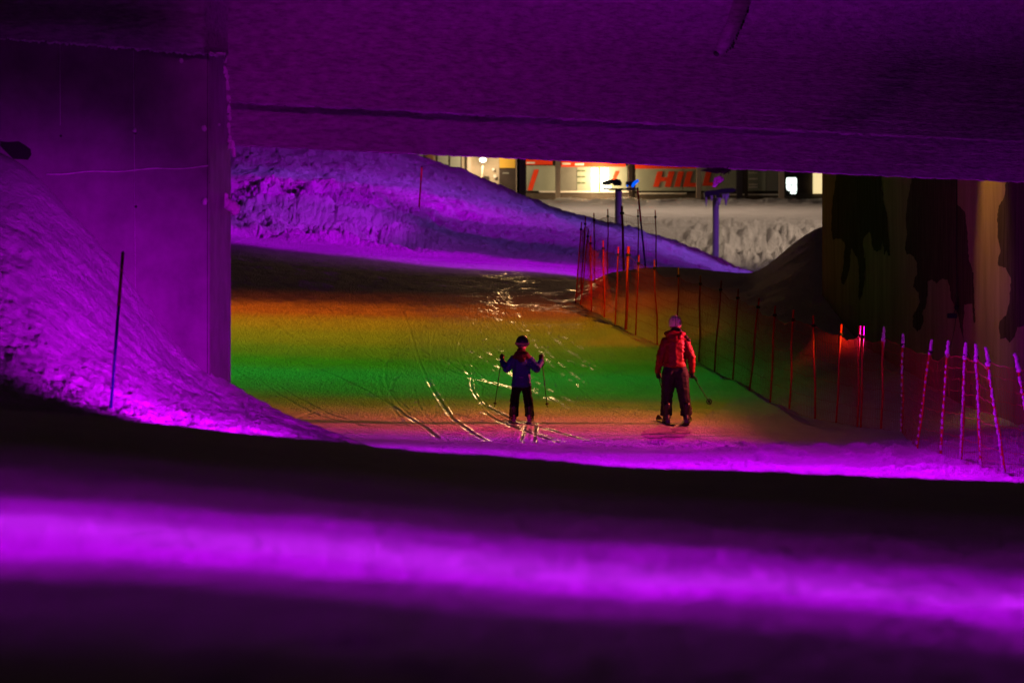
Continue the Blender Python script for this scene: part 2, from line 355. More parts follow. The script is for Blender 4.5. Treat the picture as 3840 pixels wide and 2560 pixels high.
# ski tracks on the slope, as curves (x, y) stamped into the height field
def make_tracks():
    out = []
    R = random.Random(5)
    def sweep(x0, y0, heading, curv, length, w=.045, dpt=.020, dc=0, icy=None):
        pts = []; x, y, h = x0, y0, heading; s = 0
        while s < length:
            pts.append((x, y)); x += math.sin(h)*.05; y += math.cos(h)*.05; h += curv*.05; curv += dc*.05; s += .05
        out.append((np.array(pts), w, dpt, (R.random() < .3) if icy is None else icy))
    for k in range(22):                       # straightish runs down the middle (parallel pairs)
        x0 = R.gauss(-.1, 1.9); y0 = R.uniform(38, 62); hd = R.gauss(-.13, .045); c = R.gauss(.002, .006); L_ = R.uniform(6, 26)
        for off in (0, R.uniform(.12, .3)): sweep(x0+off, y0, hd, c, L_, R.uniform(.016, .026), R.uniform(.002, .008), R.gauss(0, .0008))
    for k in range(34):                       # carved turns
        x0 = R.uniform(-5.5, 3.5); y0 = R.uniform(44, 84); hd = R.gauss(-.24, .09); c = R.uniform(-.01, .03)
        L_ = R.uniform(3, 12)
        for off in (0, R.uniform(.15, .35)): sweep(x0+off, y0+off*.3, hd, c, L_, R.uniform(.015, .03), R.uniform(.003, .010))
    for k in range(40):                       # long cross cuts far up
        x0 = R.uniform(-8, 4); y0 = R.uniform(70, 88); hd = R.uniform(.7, 1.8); c = R.uniform(-.1, .1)
        sweep(x0, y0, hd, c, R.uniform(4, 12), .05, R.uniform(.006, .014))
    for k in range(150):                      # short shallow scratches, no ice in them
        sweep(R.uniform(-6, 4.2), R.uniform(43, 80), R.gauss(-.5, .18), R.gauss(0, .04), R.uniform(.8, 4.5), R.uniform(.02, .035), R.uniform(.004, .011), icy=False)
    # the child's own pair of tracks coming down to the camera and four fresh lines seen beside them
    for x0, y0, hd, c, L_ in ((.02, 37, .03, -.002, 8), (.25, 37, .015, 0, 8.5), (-.95, 38.5, -.04, -.012, 20), (-.35, 40, -.10, .002, 16), (.75, 39.5, -.16, .004, 9), (1.2, 40.2, -.2, .004, 10)):
        sweep(x0, y0, hd, c, L_, .026, .012, icy=True)
    return out
TRACKS = make_tracks()
COLS = np.concatenate([np.linspace(-1200, -20, 60, endpoint=False), np.linspace(-20, 3880, 1080, endpoint=False), np.linspace(3880, 5000, 60)])
def ground_piece(name, z0, z1, n, material, log=False, dome=None, extra_x=0):
    z = np.geomspace(z0, z1, n) if log else np.linspace(z0, z1, n)
    xp = COLS
    Zb = base_height(z, xp); X = (xp[None, :]-1920)/F*z[:, None]; Yy = np.repeat(z[:, None], len(xp), 1)
    Z = Zb+detail(X, Yy, np.repeat(xp[None, :], n, 0), Zb)
    if name == 'ski_slope':
        dz = z[1]-z[0]; dig = np.zeros_like(Z); digi = np.zeros_like(Z)
        for pts, wd, dp, icy in TRACKS:
            r = np.rint((pts[:, 1]-z0)/dz).astype(int); ok = (r >= 0) & (r < n); pp = pts[ok]; r = r[ok]
            if not len(r): continue
            px = 1920+F*pp[:, 0]/pp[:, 1]; c = np.searchsorted(xp, px)
            fade = np.clip(np.minimum(np.arange(len(r)), np.arange(len(r))[::-1])/20.0, 0, 1)
            cw = max(2, int(.14/(3.6*46/F)))
            for o_ in range(-cw, cw+1):
                cc = np.clip(c+o_, 0, len(xp)-1); dx = X[r, cc]-pp[:, 0]
                v = -dp*np.exp(-(dx/wd)**2)+.6*dp*np.exp(-((dx-2.0*wd)/(wd*.8))**2)+.25*dp*np.exp(-((dx+1.9*wd)/(wd*.8))**2)
                v = v*fade
                cur = dig[r, cc]; dig[r, cc] = np.where(np.abs(v) > np.abs(cur), v, cur)
                if icy: digi[r, cc] = np.maximum(digi[r, cc], np.abs(v))
        Z = Z+dig
    m = len(xp); co = np.stack([X, Yy, Z], -1).reshape(-1, 3)
    me = bpy.data.meshes.new(name); me.vertices.add(n*m); me.vertices.foreach_set('co', co.ravel())
    idx = np.arange(n*m).reshape(n, m); q = np.stack([idx[:-1, :-1], idx[:-1, 1:], idx[1:, 1:], idx[1:, :-1]], -1).reshape(-1, 4)
    me.loops.add(q.size); me.loops.foreach_set('vertex_index', q.ravel().astype(np.int32))
    me.polygons.add(len(q)); me.polygons.foreach_set('loop_start', np.arange(0, q.size, 4, dtype=np.int32))
    me.polygons.foreach_set('use_smooth', np.ones(len(q), dtype=bool))
    if name == 'ski_slope':
        ice = np.clip(digi/.004, 0, 1)*np.clip(.2+4.5*fbm(X*6, Yy*1.8, 3, 201), 0, 1)
        scr = smooth(66, 74, Yy)*(1-smooth(86, 89, Yy))*smooth(.02, .14, ridge(X*1.4+Yy*.4, Yy*.9, 4, 202)-.18+.25*fbm(X*.4, Yy*.1, 2, 203))
        ice = np.maximum(ice, .8*scr)*(1-smooth(2180, 2330, np.repeat(xp[None, :], n, 0)))
        at = me.attributes.new('ice', 'FLOAT', 'POINT'); at.data.foreach_set('value', ice.ravel().astype(np.float32))
    me.update(); me.materials.append(material)
    o = bpy.data.objects.new(name, me); scn.collection.objects.link(o); o['kind'] = 'structure'
    return o
ground_piece('near_snow', 1.2, 20.0, 260, SNOW_NEAR, log=True)
ground_piece('snow_bank', 20.0, 40.0, 330, SNOW)
ground_piece('ski_slope', 40.0, 90.0, 640, PISTE)
ground_piece('snow_hillside', 90.0, 140.0, 330, SNOW_FAR)
ground_piece('snow_field', 140.0, 600.0, 260, SNOW_FAR, log=True)

def ground_z(x, y):       # height at a world point
    z = np.array([y]); xp = np.array([1920+F*x/y]); b = base_height(z, xp)
    return float(b[0, 0]+detail(np.array([[x]]), np.array([[y]]), xp[None, :], b)[0, 0])
def hit(px, py, za, zb):  # where the ground shows at that pixel, between two distances
    z = np.linspace(za, zb, 300); b = base_height(z, np.array([px]))[:, 0]; rows = HY-F*b/z
    i = int(np.argmin(np.abs(rows-py))); return P(px, rows[i], z[i])

# ------------------------------------------------------------------ bridge
bridge = empty('bridge', (-3.2, 31, -1.2), 'low frosted concrete bridge whose beams and pier frame the ski slope', 'bridge')
# beam plane runs from the pier (left, 32.1 m away) to the right (37 m away)
def beam_z(x): return 32.1+(x-858)/(3840-858)*4.9
def beam_pt(x, y, off=0): return P(x, y, beam_z(x)+off)
def line(x, a, b): return a+(b-a)*(x-858)/(3840-858)
def rag(x, s, amp):      # uneven frost edge
    return amp*(vnoise(np.array([x*.045+s*9.7]), np.array([s*3.1]))[0]-.5)+amp*.7*(vnoise(np.array([x*.13+s]), np.array([s*1.7]))[0]-.5)
def strip(name, xs, rows, material, parent, smooth_=False, close=True):
    """rows: list of functions x -> Vector"""
    v = []; f = []; n = len(rows)
    for x in xs:
        for r in rows: v.append(tuple(r(x)))
    for i in range(len(xs)-1):
        for k in range(n-1): f.append((i*n+k, (i+1)*n+k, (i+1)*n+k+1, i*n+k+1))
    return mesh_obj(name, v, f, material, parent, smooth_)
xs = np.arange(700, 4400, 6.0)
up_bot = lambda x: line(x, 384, 533)+rag(x, 1, 9)+1.5*((x*.37) % 3)
lo_bot = lambda x: line(x, 546, 686)+rag(x, 2, 4)
TH = -.32    # the upper beam stands this much nearer than the lower one
upper = [lambda x: beam_pt(x, line(x, 384, 533)-14, .05), lambda x: beam_pt(x, up_bot(x)-3, TH+.12), lambda x: beam_pt(x, up_bot(x), TH+.02)]
def board(x, t, n, seed):
    ph = t*n; b_ = math.floor(ph); f = ph-b_
    h = mnoise.noise(Vector((x*.0016+b_*7.3, b_*3.1+seed, 0)))      # each board sits a little prouder or deeper
    br = mnoise.noise(Vector((x*.012, b_*5.7+seed, 2)))             # where frost bridges the joint
    return -.016*h-.012*(1-f)*(1 if br > -.25 else .2)-.004*mnoise.noise(Vector((x*.05, t*60, seed)))
for k in range(1, 85):
    t = k/84.0
    def fr(x, t=t):
        return beam_pt(x, line(x, 384, 533)*(1-t)+line(x, 100, 250)*t, TH+board(x, t, 11, 1.0)*(1-t**6))
    upper.append(fr)
for k in range(1, 12):   # cove that sweeps out to the cantilevered deck above the frame
    t = k/11.0
    def fr(x, t=t):
        y0 = line(x, 100, 250); p = beam_pt(x, y0, TH); a = t*math.pi/2
        return p+Vector((-.3*math.sin(a)*0, -3.2*(1-math.cos(a)), 1.2*math.sin(a)))
    upper.append(fr)
upper.append(lambda x: beam_pt(x, line(x, 100, 250), TH)+Vector((0, -3.2, 2.2)))
o = strip('deck_beam', xs, upper, FROST, bridge, True)
o['label'] = 'deep upper beam furred with frost'
lower = [lambda x: beam_pt(x, lo_bot(x)-2, .5), lambda x: beam_pt(x, lo_bot(x), .05), lambda x: beam_pt(x, lo_bot(x)-3, 0)]
for k in range(1, 50):
    t = k/49.0
    lower.append(lambda x, t=t: beam_pt(x, line(x, 546, 686)*(1-t)+(line(x, 384, 533)-25)*t, .5*board(x, t, 7, 40.0)))
o = strip('edge_beam', xs, lower, FROST, bridge, True)
# deck slab closing the space over the beams and behind them
def quadbox(name, pts, zlo, zhi, material, parent):
    k = len(pts); v = [(x, y, zlo) for x, y in pts]+[(x, y, zhi) for x, y in pts]
    f = [tuple(range(k-1, -1, -1)), tuple(range(k, 2*k))]+[(i, (i+1) % k, k+(i+1) % k, k+i) for i in range(k)]
    return mesh_obj(name, v, f, material, parent)
quadbox('deck', [(-16, 25), (18, 34), (18, 41), (-16, 34)], 5.2, 6.0, CONC, bridge)
# frost teeth under the upper beam and crumbs along the lower edge
def teeth(name, f_edge, off, x0, x1, step, h, parent):
    b = MB(); x = x0
    while x < x1:
        y = f_edge(x); s = h*random.uniform(.3, 1.15)*(1.4 if random.random() < .08 else 1); p = beam_pt(x, y-s*.4, off+random.uniform(-.03, .02)); wv = random.uniform(.010, .022)
        n = len(b.v); dn = random.uniform(.5, 1.2)*s/F*33
        for th in (0, 2.1, 4.2): b.v.append((p.x+wv*math.cos(th), p.y+wv*math.sin(th), p.z+.02))
        b.v.append((p.x+random.uniform(-.012, .012), p.y, p.z-dn)); b.f += [(n, n+1, n+3), (n+1, n+2, n+3), (n+2, n, n+3)]
        x += step*random.uniform(.5, 1.4)
    return tag(b.build(name, FROST, parent), kind='stuff')
teeth('frost_fringe', up_bot, TH+.05, 862, 3900, 6.0, 10, bridge)
teeth('frost_fringe', lo_bot, .04, 880, 3900, 8.0, 6, bridge)
# rows of frost ledges on the beam (board joints)
b = MB()
for (ya, yb, xa, xb) in ((215, 365, 880, 2300), (258, 408, 870, 3400), (312, 462, 1200, 2680), (338, 488, 870, 3840), (355, 505, 1500, 3200), (182, 330, 1000, 2000), (235, 385, 2620, 3300), (470, 618, 1100, 2400), (510, 655, 880, 2900), (495, 640, 2000, 3700)):
    x = xa; z_off = TH if ya < 380 else 0
    while x < xb:
        if random.random() < .8:
            L_ = random.uniform(8, 60); y = line(x, ya, yb)+random.uniform(-3, 3)
            p = beam_pt(x, y, z_off+.0); q = beam_pt(x+L_, line(x+L_, ya, yb)+random.uniform(-3, 3), z_off)
            r = random.uniform(.006, .014); mid = (p+q)/2+Vector((0, -.008, random.uniform(-.01, .01)))
            b.tube([p, mid, q], [r*.4, r, r*.4], 5)
        x += random.uniform(15, 90)
tag(b.build('frost_ledge', FROST, bridge, True), kind='stuff')
# pier: front face 30 m away, side face going back to the beam
def bumpy_box(name, x0, x1, y0, y1, zlo, zhi, material, parent):
    b = MB(); b.box((x0, y0, zlo), (x1, y1, zhi)); o = b.build(name, material, parent)
    bv = o.modifiers.new('b', 'BEVEL'); bv.width = .03; bv.segments = 3; return o
pier = bumpy_box('pier', -9.5, -3.19, 30.0, 32.3, -3.0, 2.62, CONC, bridge)
# form-tie holes with frost rims, panel joints, the scrape across the face
def pf(x, y, d=0): return P(x, y, 30.0-d)
b = MB()
for (x, y, r) in ((507, 497, .020), (228, 510, .014), (510, 775, .016), (768, 485, .014), (770, 762, .018), (785, 684, .006)):
    p = pf(x, y, .003); n = len(b.v)
    for k in range(10): b.v.append((p.x+r*math.cos(k*.628)*random.uniform(.8, 1.2), p.y, p.z+r*math.sin(k*.628)*random.uniform(.8, 1.1)))
    b.f.append(tuple(range(n, n+10))); b.build('tie_hole', DARK, pier); b = MB()
# dark bare patch beside the drift
n = len(b.v); patch = [(0, 530), (30, 533), (70, 530), (95, 545), (115, 560), (118, 580), (105, 600), (80, 598), (50, 597), (0, 548)]
b.v += [tuple(pf(x, y, .004)) for x, y in patch]; b.f.append(tuple(range(n, n+len(patch))))
b.build('bare_patch', DARK, pier)
b = MB()
for (x, y, r) in ((680, 228, .022), (768, 755, .030), (765, 482, .028), (505, 489, .02), (822, 468, .012), (727, 200, .022)):
    b.ball(pf(x, y, .01), r, (1, .5, 1.2), 8, 6, .25)
pts = [pf(175+(780-175)*t, 653-28*t+3*math.sin(t*17), .004) for t in np.linspace(0, 1, 30)]
b.tube(pts, [.004+.006*random.random() for _ in pts], 5)
b.tube([pf(225, 150, .001), pf(226, 470, .001)], .0018, 4); b.tube([pf(501, 190, .001), pf(504, 640, .001)], .0018, 4); b.tube([pf(504, 640, .001), pf(508, 1100, .001)], .0012, 4)
tag(b.build('frost_mark', FROST_PLAIN, pier, True), kind='stuff')
b = MB(); b.box((-3.215, 29.996, -2.0), (-3.209, 30.0, 2.6)); b.build('joint', DARK, pier)
# frosted ledge over the pier with a rounded end
def ledge_y(x): return 142+(205-142)*x/833.0+rag(x, 5, 10)
xs2 = np.arange(-1400, 862, 6.0)
def ledge_rows():
    rows = [lambda x: P(x, ledge_y(x)-8, 30.1), lambda x: P(x, ledge_y(x)-2, 29.9), lambda x: P(x, ledge_y(x), 29.78)]
    for k in range(1, 14):
        t = k/13.0
        def fr(x, t=t):
            y = (ledge_y(x)-4)*(1-t)+(-260)*t
            bulge = .10*math.sin(min(1, t*2.6)*math.pi)+.16*t*t*4 - .08*math.exp(-((t-.33)/.12)**2)
            bulge += .05*fbm(np.array([x*.004]), np.array([t*4.0]), 3, 7)[0]*2
            end = smooth(760, 862, x); return P(x, y, 29.78-bulge+end*(1.6+bulge))
        rows.append(fr)
    return rows
strip('frosted_ledge', xs2, ledge_rows(), FROST, bridge, True)
b = MB()
for i in range(330):
    x = random.uniform(-5, 842); p = P(x, ledge_y(x)+random.uniform(-3, 3), 29.80+random.uniform(0, .1)); b.ball(p, random.uniform(.008, .020), (1, 1, random.uniform(.7, 1.5)), 6, 5, .3)
for i in range(60):
    y = random.uniform(205, 560); b.ball(P(836+min(22, (y-200)*.12)+random.uniform(-2, 6), y, 30.6), random.uniform(.008, .022), (1, 1, 1.4), 6, 5, .3)
tag(b.build('frost_fringe', FROST_PLAIN, bridge, True), kind='stuff')
# clumps of rime on the pier corner
b = MB()
pts = [pf(868, 520, -1.9), pf(880, 560, -1.9), pf(880, 585, -1.9)]
for p, r in zip([P(860, 490, 31.8), P(862, 520, 31.8), P(872, 545, 31.8), P(876, 568, 31.8), P(880, 580, 31.8)], (.02, .025, .035, .035, .02)): b.ball(p, r, (.8, .8, 1.6), 9, 7, .2)
b.build('rime_clump', FROST_PLAIN, pier, True)
b = MB()
for (x, y, r) in ((838, 752, .05), (852, 762, .06), (868, 772, .07), (882, 782, .06), (880, 795, .045), (845, 735, .04)): b.ball(P(x, y, 31.6), r, (1, .8, .9), 10, 8, .14)
b.build('rime_clump', FROST_PLAIN, pier, True)
# abutment wall on the right, parallel to the slope
WX = 7.2
def wp(x, y, d=0): z = (WX-d)*F/(x-1920); return P(x, y, z)
b = MB(); b.box((WX, 36.5, -4), (WX+1.2, 45.98, 3.2)); b.box((WX+.006, 46.02, -4), (WX+1.2, 66.1, 3.2))
wall = b.build('abutment_wall', CONC_R, bridge)
S1 = [(235,0),(640,0),(655,250),(690,370),(715,740),(700,745),(690,700),(665,740),(650,620),(630,690),(600,710),(570,690),(550,640),(540,520),(480,580),(470,620),(488,820),(490,960),(465,1100),(440,1150),(430,1100),(440,960),(425,780),(370,680),(362,700),(350,860),(330,930),(305,1010),(275,990),(272,940),(290,880),(310,620),(260,590),(200,600),(185,500),(195,250)]
S2 = [(920,0),(1318,0),(1322,280),(1395,350),(1415,520),(1430,780),(1470,900),(1490,1350),(1475,1360),(1460,1180),(1440,1180),(1390,1190),(1380,1400),(1385,1500),(1355,1400),(1330,1260),(1270,1130),(1240,960),(1190,955),(1140,990),(1100,960),(1060,970),(1050,1180),(1010,1260),(1020,1330),(1000,1400),(960,1430),(925,1380),(925,1290),(960,1230),(985,1160),(975,1080),(930,1020),(940,940),(965,900),(960,800),(910,730),(870,740),(850,690),(870,560),(860,380),(885,220)]
S3 = [(1770,0),(2100,0),(2100,1400),(1930,1380),(1870,1390),(1850,1470),(1800,1530),(1760,1480),(1720,1500),(1700,1400),(1710,1340),(1770,1280),(1800,1160),(1810,940),(1760,850),(1700,840),(1690,790),(1715,700),(1690,560),(1690,380),(1700,300),(1750,220)]
for S in (S1, S2, S3):
    out = []
    for i in range(len(S)):
        a = S[i]; c = S[(i+1) % len(S)]; n = max(1, int(math.hypot(c[0]-a[0], c[1]-a[1])/14))
        for k in range(n):
            t = k/n; x = a[0]+(c[0]-a[0])*t; y = a[1]+(c[1]-a[1])*t
            if y > 20: x += 9*(mnoise.noise(Vector((x*.03, y*.03, 1))))+3*mnoise.noise(Vector((x*.2, y*.2, 4))); y += 14*mnoise.noise(Vector((x*.06, y*.02, 7)))
            out.append(wp(3040+x/2.4125, 650+y/2.4125, .004))
    tri = tessellate_polygon([[Vector((p.y, p.z, 0)) for p in out]])
    mesh_obj('stain', out, [tuple(t) for t in tri], STAIN, None).parent = wall
# ------------------------------------------------------------------ things hanging on the bridge
fl = empty('hanging_floodlight', wp(3575, 1185, .1), 'small black floodlight hanging from a knotted cable on the stained right wall', 'floodlight')
b = MB(); c = wp(3572, 1185, .10); b.box((c.x-.09, c.y-.05, c.z-.035), (c.x+.07, c.y+.05, c.z+.045)); o = b.build('housing', DARK, fl)
o.modifiers.new('b', 'BEVEL').width = .012
b = MB()
b.tube([wp(3588, 640, .04), wp(3587, 900, .03), wp(3588, 1090, .04), wp(3586, 1150, .06)], .008, 6)
b.tube([wp(3586, 1150, .06), wp(3580, 1120, .06), wp(3585, 1100, .05), wp(3594, 1120, .05), wp(3588, 1150, .06)], .006, 6)
b.tube([wp(3586, 1150, .06), wp(3575, 1180, .08)], .007, 6)
b.tube([wp(3588, 1160, .05), wp(3580, 1230, .05), wp(3565, 1300, .05)], .005, 5)
b.tube([wp(3590, 1160, .05), wp(3603, 1230, .05), wp(3620, 1300, .05), wp(3650, 1370, .05)], .005, 5)
b.ball(wp(3586, 1150, .06), .035, (1, 1, 1.3), 8, 6, .3); b.build('cable', DARK, fl, True)
pp = empty('drain_pipe', P(2690, 190, 31.6), 'bent frosted pipe hanging under the deck at the top right', 'pipe')
path = [P(2850, -260, 31.0), P(2815, -100, 31.0), P(2785, 0, 31.1), P(2758, 80, 31.2), P(2728, 140, 31.35), P(2698, 188, 31.6)]
def spl(pts, n):
    o = []
    for i in range(len(pts)-1):
        p0 = pts[max(i-1, 0)]; p1 = pts[i]; p2 = pts[i+1]; p3 = pts[min(i+2, len(pts)-1)]
        for k in range(n):
            t = k/n; o.append(.5*((2*p1)+(-p0+p2)*t+(2*p0-5*p1+4*p2-p3)*t*t+(-p0+3*p1-3*p2+p3)*t**3))
    return o+[pts[-1]]
b = MB(); pq = spl([Vector(p) for p in path], 6); b.tube(pq, [.105-.045*(i/(len(pq)-1))**2 for i in range(len(pq))], 14); b.build('pipe', FROST, pp, True)
b = MB(); b.tube([P(2699, 186, 31.55), P(2684, 205, 31.6)], .035, 10)
for q in range(26):
    t = q/25; i = int(8+t*(len(pq)-10)); p = pq[i]; b.ball(p+Vector((.075, -.045, -.045))*random.uniform(.8, 1.1), random.uniform(.006, .016), (1, 1, 1.5), 6, 4, .3)
tag(b.build('pipe_end', DARK, pp, True), kind='stuff')
rg = empty('frozen_rag', P(2692, 680, 34.8), 'pink-lit frosted rag dangling on a string under the beam edge', 'rag')
b = MB()
for (x, y, r) in ((2688, 676, .040), (2698, 673, .042), (2684, 686, .034), (2680, 695, .024), (2707, 672, .026)): b.ball(P(x, y, 34.8), r, (1, .7, 1), 10, 7, .12)
b.build('rag', FROST_PLAIN, rg, True)
b = MB(); b.tube([P(2697, 668, 34.8), P(2703, 655, 34.9), P(2709, 645, 35)], .005, 5); b.tube([P(2714, 654, 34.95), P(2730, 643, 35)], .009, 5); b.build('string', DARK, rg)
tp = MB(); outl = [(2625, 640), (2640, 634), (2670, 632), (2700, 630), (2730, 632), (2742, 642), (2725, 646), (2712, 650), (2700, 648), (2690, 651), (2670, 647)]
tp.prism(outl, beam_z(2690)-.06, .05)
for i in range(70):
    x = random.uniform(2650, 2738); a = P(x, 634+random.uniform(-5, 6), beam_z(2690)-.05); tp.tube([a, a+Vector((random.uniform(-.03, .03), random.uniform(-.03, 0), random.uniform(-.05, .02)))], .004, 4)
tag(tp.build('torn_cloth', DARK), 'dark torn cloth snagged on the lower edge of the beam', 'cloth')

# ------------------------------------------------------------------ marker poles
def marker(name, top, bot, z, r, split, cols, label, parts=('pole_top', 'pole')):
    a = P(*bot, z); t = P(*top, z); a = a-(t-a).normalized()*.05; root = empty(name, a, label, 'marker pole', 'thin piste marker poles')
    m = a.lerp(t, split)
    b = MB(); b.tube([a, m], r, 10); b.build('pole', cols[1], root, True)
    b = MB(); b.tube([m, a.lerp(t, .985)], r*1.08, 10); b.build('top_sleeve', cols[0], root, True)
    b = MB(); b.ball(a.lerp(t, .99), r*1.15, (1, 1, 1.5), 10, 6); b.build('cap', DARK, root, True)
gp = hit(415, 1535, 23.5, 26.5)
marker('marker_pole', (461, 945), (415, 1535), gp.y, .013, .67, (mat('deep_red', (.16, .006, .008), .5), mat('deep_blue', (.01, .02, .16), .5)), 'blue pole with red top stuck in the left snow bank')
marker('marker_pole', (1582, 625), (1566, 862), 106, .032, .78, (mat('mid_red', (.3, .01, .02), .5), mat('dull_red', (.16, .006, .02), .5)), 'thin dull red pole standing alone on the purple hillside')
marker('marker_pole', (2391, 705), (2423, 1030), 88, .028, .62, (RED, mat('dark_blue', (.01, .02, .12), .5)), 'leaning pole, dark red over dark blue, behind the far end of the net fence')

# ------------------------------------------------------------------ net fence
near_posts = [((2207,858),(2176,1143)), ((2215,884),(2218,1168)), ((2262,902),(2266,1190)), ((2319,926),(2307,1216)), ((2357,924),(2346,1236)),
 ((2396,957),(2384,1258)), ((2454,974),(2464,1291)), ((2544,1003),(2540,1322)), ((2627,1032),(2620,1356)), ((2705,1052),(2680,1392)), ((2769,1083),(2748,1424)),
 ((2847,1117),(2810,1464)), ((2907,1146),(2888,1502)), ((2976,1162),(2959,1535)), ((3050,1182),(3056,1568)), ((3155,1216),(3135,1583)), ((3224,1221),(3214,1601)),
 ((3237,1224),(3227,1603)), ((3314,1230),(3303,1608)), ((3387,1257),(3380,1617)), ((3493,1280),(3437,1683)), ((3555,1285),(3527,1708)), ((3621,1291),(3603,1728)),
 ((3659,1297),(3681,1753)), ((3698,1310),(3768,1783)), ((3807,1332),(3905,1812)), ((3960,1350),(4080,1840))]
back_posts = [((2181,832),(2160,1118)), ((2196,811),(2180,1100)), ((2227,799),(2231,1070)), ((2279,784),(2280,1058)), ((2332,772),(2341,1050)), ((2392,785),(2396,1045)), ((2457,788),(2464,1045))]
# distance of each post base: on the ground where the photo shows it
def post_world(lst, zs):
    out = []
    for (t, bt), z in zip(lst, zs):
        out.append((P(bt[0], bt[1], z), P(t[0], t[1], z)))
    return out
zs = []
for (t, bt) in near_posts:
    z = hit(bt[0], bt[1], 34.2, 74).y; zs.append(z)
for i in range(1, len(zs)):            # keep the line marching towards the camera
    zs[i] = min(zs[i], zs[i-1]-.15)
zs_b = [73.5, 75.5, 77, 78.5, 79.5, 80, 80.5]
def fence(name, posts, label, mesh_ok, frosty):
    root = empty(name, posts[0][0], label, 'fence', 'red net fences beside the slope')
    for i, (a, t) in enumerate(posts):
        L_ = (t-a).length; d = (t-a).normalized(); r = .017 if not (name == 'net_fence' and i == 4) else .034
        b = MB(); wob = Vector((random.uniform(-.022, .022), 0, 0))
        b.tube([a-d*.15, a.lerp(t, .33)+wob, a.lerp(t, .66)-wob*.6, t], r, 9); po = b.build('post', RED, root, True)
        b = MB(); b.tube([a.lerp(t, .885), a.lerp(t, .915)], r*1.75, 9); b.box(tuple(a.lerp(t, .90)+Vector((-.035, -.012, -.012))), tuple(a.lerp(t, .90)+Vector((.035, .012, .012)))); b.build('clip', DARK, po)
        if frosty and i >= 18:
            b = MB(); top = a.lerp(t, .93)
            for k in range(7): b.ball(a.lerp(t, .89+.115*k/6)+Vector((random.uniform(-.006, .006), -.004, 0)), (.034-.002*k)*random.uniform(.8, 1.05), (1, 1, 1.2), 8, 6, .2)
            if i >= 19:
                n = 34 if i > 21 else 14
                for k in range(n):
                    f = k/n*.86+random.uniform(-.01, .01); b.ball(a.lerp(t, f)+Vector((-.006+random.uniform(-.008, .004), -.012, 0)), random.uniform(.010, .021), (1, 1, random.uniform(1.2, 2.4)), 7, 5, .2)
            tag(b.build('frost', FROST_PLAIN, po, True), kind='stuff')
    # netting: vertical cords and sagging horizontal cords
    b = MB(); NV = 10
    def net_pt(i, u, v, ph):
        a0, t0 = posts[i]; a1, t1 = posts[i+1]
        bot = a0.lerp(a1, u); top = a0.lerp(t0, .90).lerp(a1.lerp(t1, .90), u)
        w_ = (a1-a0).length; sag = (.055+.035*math.sin(i*2.3))*min(1.4, w_)*4*u*(1-u)
        p = bot.lerp(top, v); p.z -= sag*(v**1.5); bow = 4*u*(1-u)
        side = Vector((.05*math.sin(ph+v*3)*bow, -.05*bow*math.sin(v*3.1+i), 0))
        p.z += .012*math.sin(u*17+i*3+v*9)*bow
        return p+side
    r = .0019
    def thin(pts, r, close=False):
        n = len(b.v)
        for p in pts:
            b.v.append((p.x-r, p.y, p.z-r*.6)); b.v.append((p.x+r, p.y+r, p.z-r*.6)); b.v.append((p.x, p.y-r*.3, p.z+r))
        for k in range(len(pts)-1):
            for q in range(3): q2 = (q+1) % 3; b.f.append((n+k*3+q, n+k*3+q2, n+k*3+3+q2, n+k*3+3+q))
    for i in range(len(posts)-1):
        w_ = (posts[i+1][0]-posts[i][0]).length
        nu = max(3, int(w_/.062))
        for k in range(nu+1):
            u = k/nu; thin([net_pt(i, u, v/12, i*1.3)+Vector((random.uniform(-.004, .004), 0, 0)) for v in range(13)], r)
        for v in range(NV):
            thin([net_pt(i, k/max(4, nu//2), v/(NV-1), i*1.3) for k in range(max(4, nu//2)+1)], .0050 if v == NV-1 else (.0034 if v % 2 == 0 else r))
    b.build('net', REDNET, root)
    return root
fence('net_fence', post_world(near_posts, zs), 'long red net fence along the right side of the slope', True, True)
fence('net_fence', post_world(back_posts, zs_b), 'short dark net fence curving behind the mound at the far end', True, False)

# ------------------------------------------------------------------ building far behind
BZ = 225.0
bd = empty('building', P(2300, 750, BZ), 'long low commercial building with grey sign panels across the snowy yard', 'building')
TANW = mat('tan_render', (.52, .44, .33), .8, .2, var=.12, vscale=.6)
PANEL = mat('grey_panel', (.30, .33, .27), .6, .3, var=.12, vscale=.5)
PANEL2 = mat('dull_panel', (.21, .21, .19), .6, .3, var=.2, vscale=.8)
ORANGE = mat('red_orange', (.75, .05, .01), .5, .3)
WHITE = mat('white_paint', (.75, .72, .68), .5, .3)
COLM = mat('column_paint', (.55, .46, .38), .6, .3)
BROWN = mat('dark_brown', (.05, .035, .03), .6, .3, var=.4, vscale=1)
YEL = mat('yellow_panel', (.62, .38, .05), .5, .3)
GLASSP = mat('pale_pane', (.42, .44, .38), .25, .6, var=.15, vscale=.9)
LIT = mat('lit_white', (1, .95, .85), .4, .3, emit=(1, .90, .70), estr=3.2)
SIGNLIT = mat('lit_sign', (.9, 1, .9), .4, .3, emit=(.85, 1.0, .92), estr=2.2)
WARML = mat('lit_window', (1, .9, .6), .4, .3, emit=(1, .78, .38), estr=.9)
PLINTH = mat('plinth', (.10, .08, .065), .8, .2, var=.4, vscale=.8)
b = MB(); b.pbox(1100, 120, 1872, 800, BZ, 12); b.build('wall', TANW, bd)
b = MB(); b.pbox(1872, 120, 3500, 800, BZ+.25, 12); b.build('wall', BROWN, bd)['label'] = 'dark wall behind the sign panels'
b = MB(); b.pbox(1040, 60, 3600, 118, BZ-1, 14); b.build('roof', SNOW_FAR, bd)
b = MB(); b.pbox(1972, 724, 3500, 800, BZ+.05, .3); b.build('plinth', PLINTH, bd)
b = MB(); b.pbox(2022, 716, 2380, 722, BZ-.05, .3); b.build('sill', WHITE, bd)
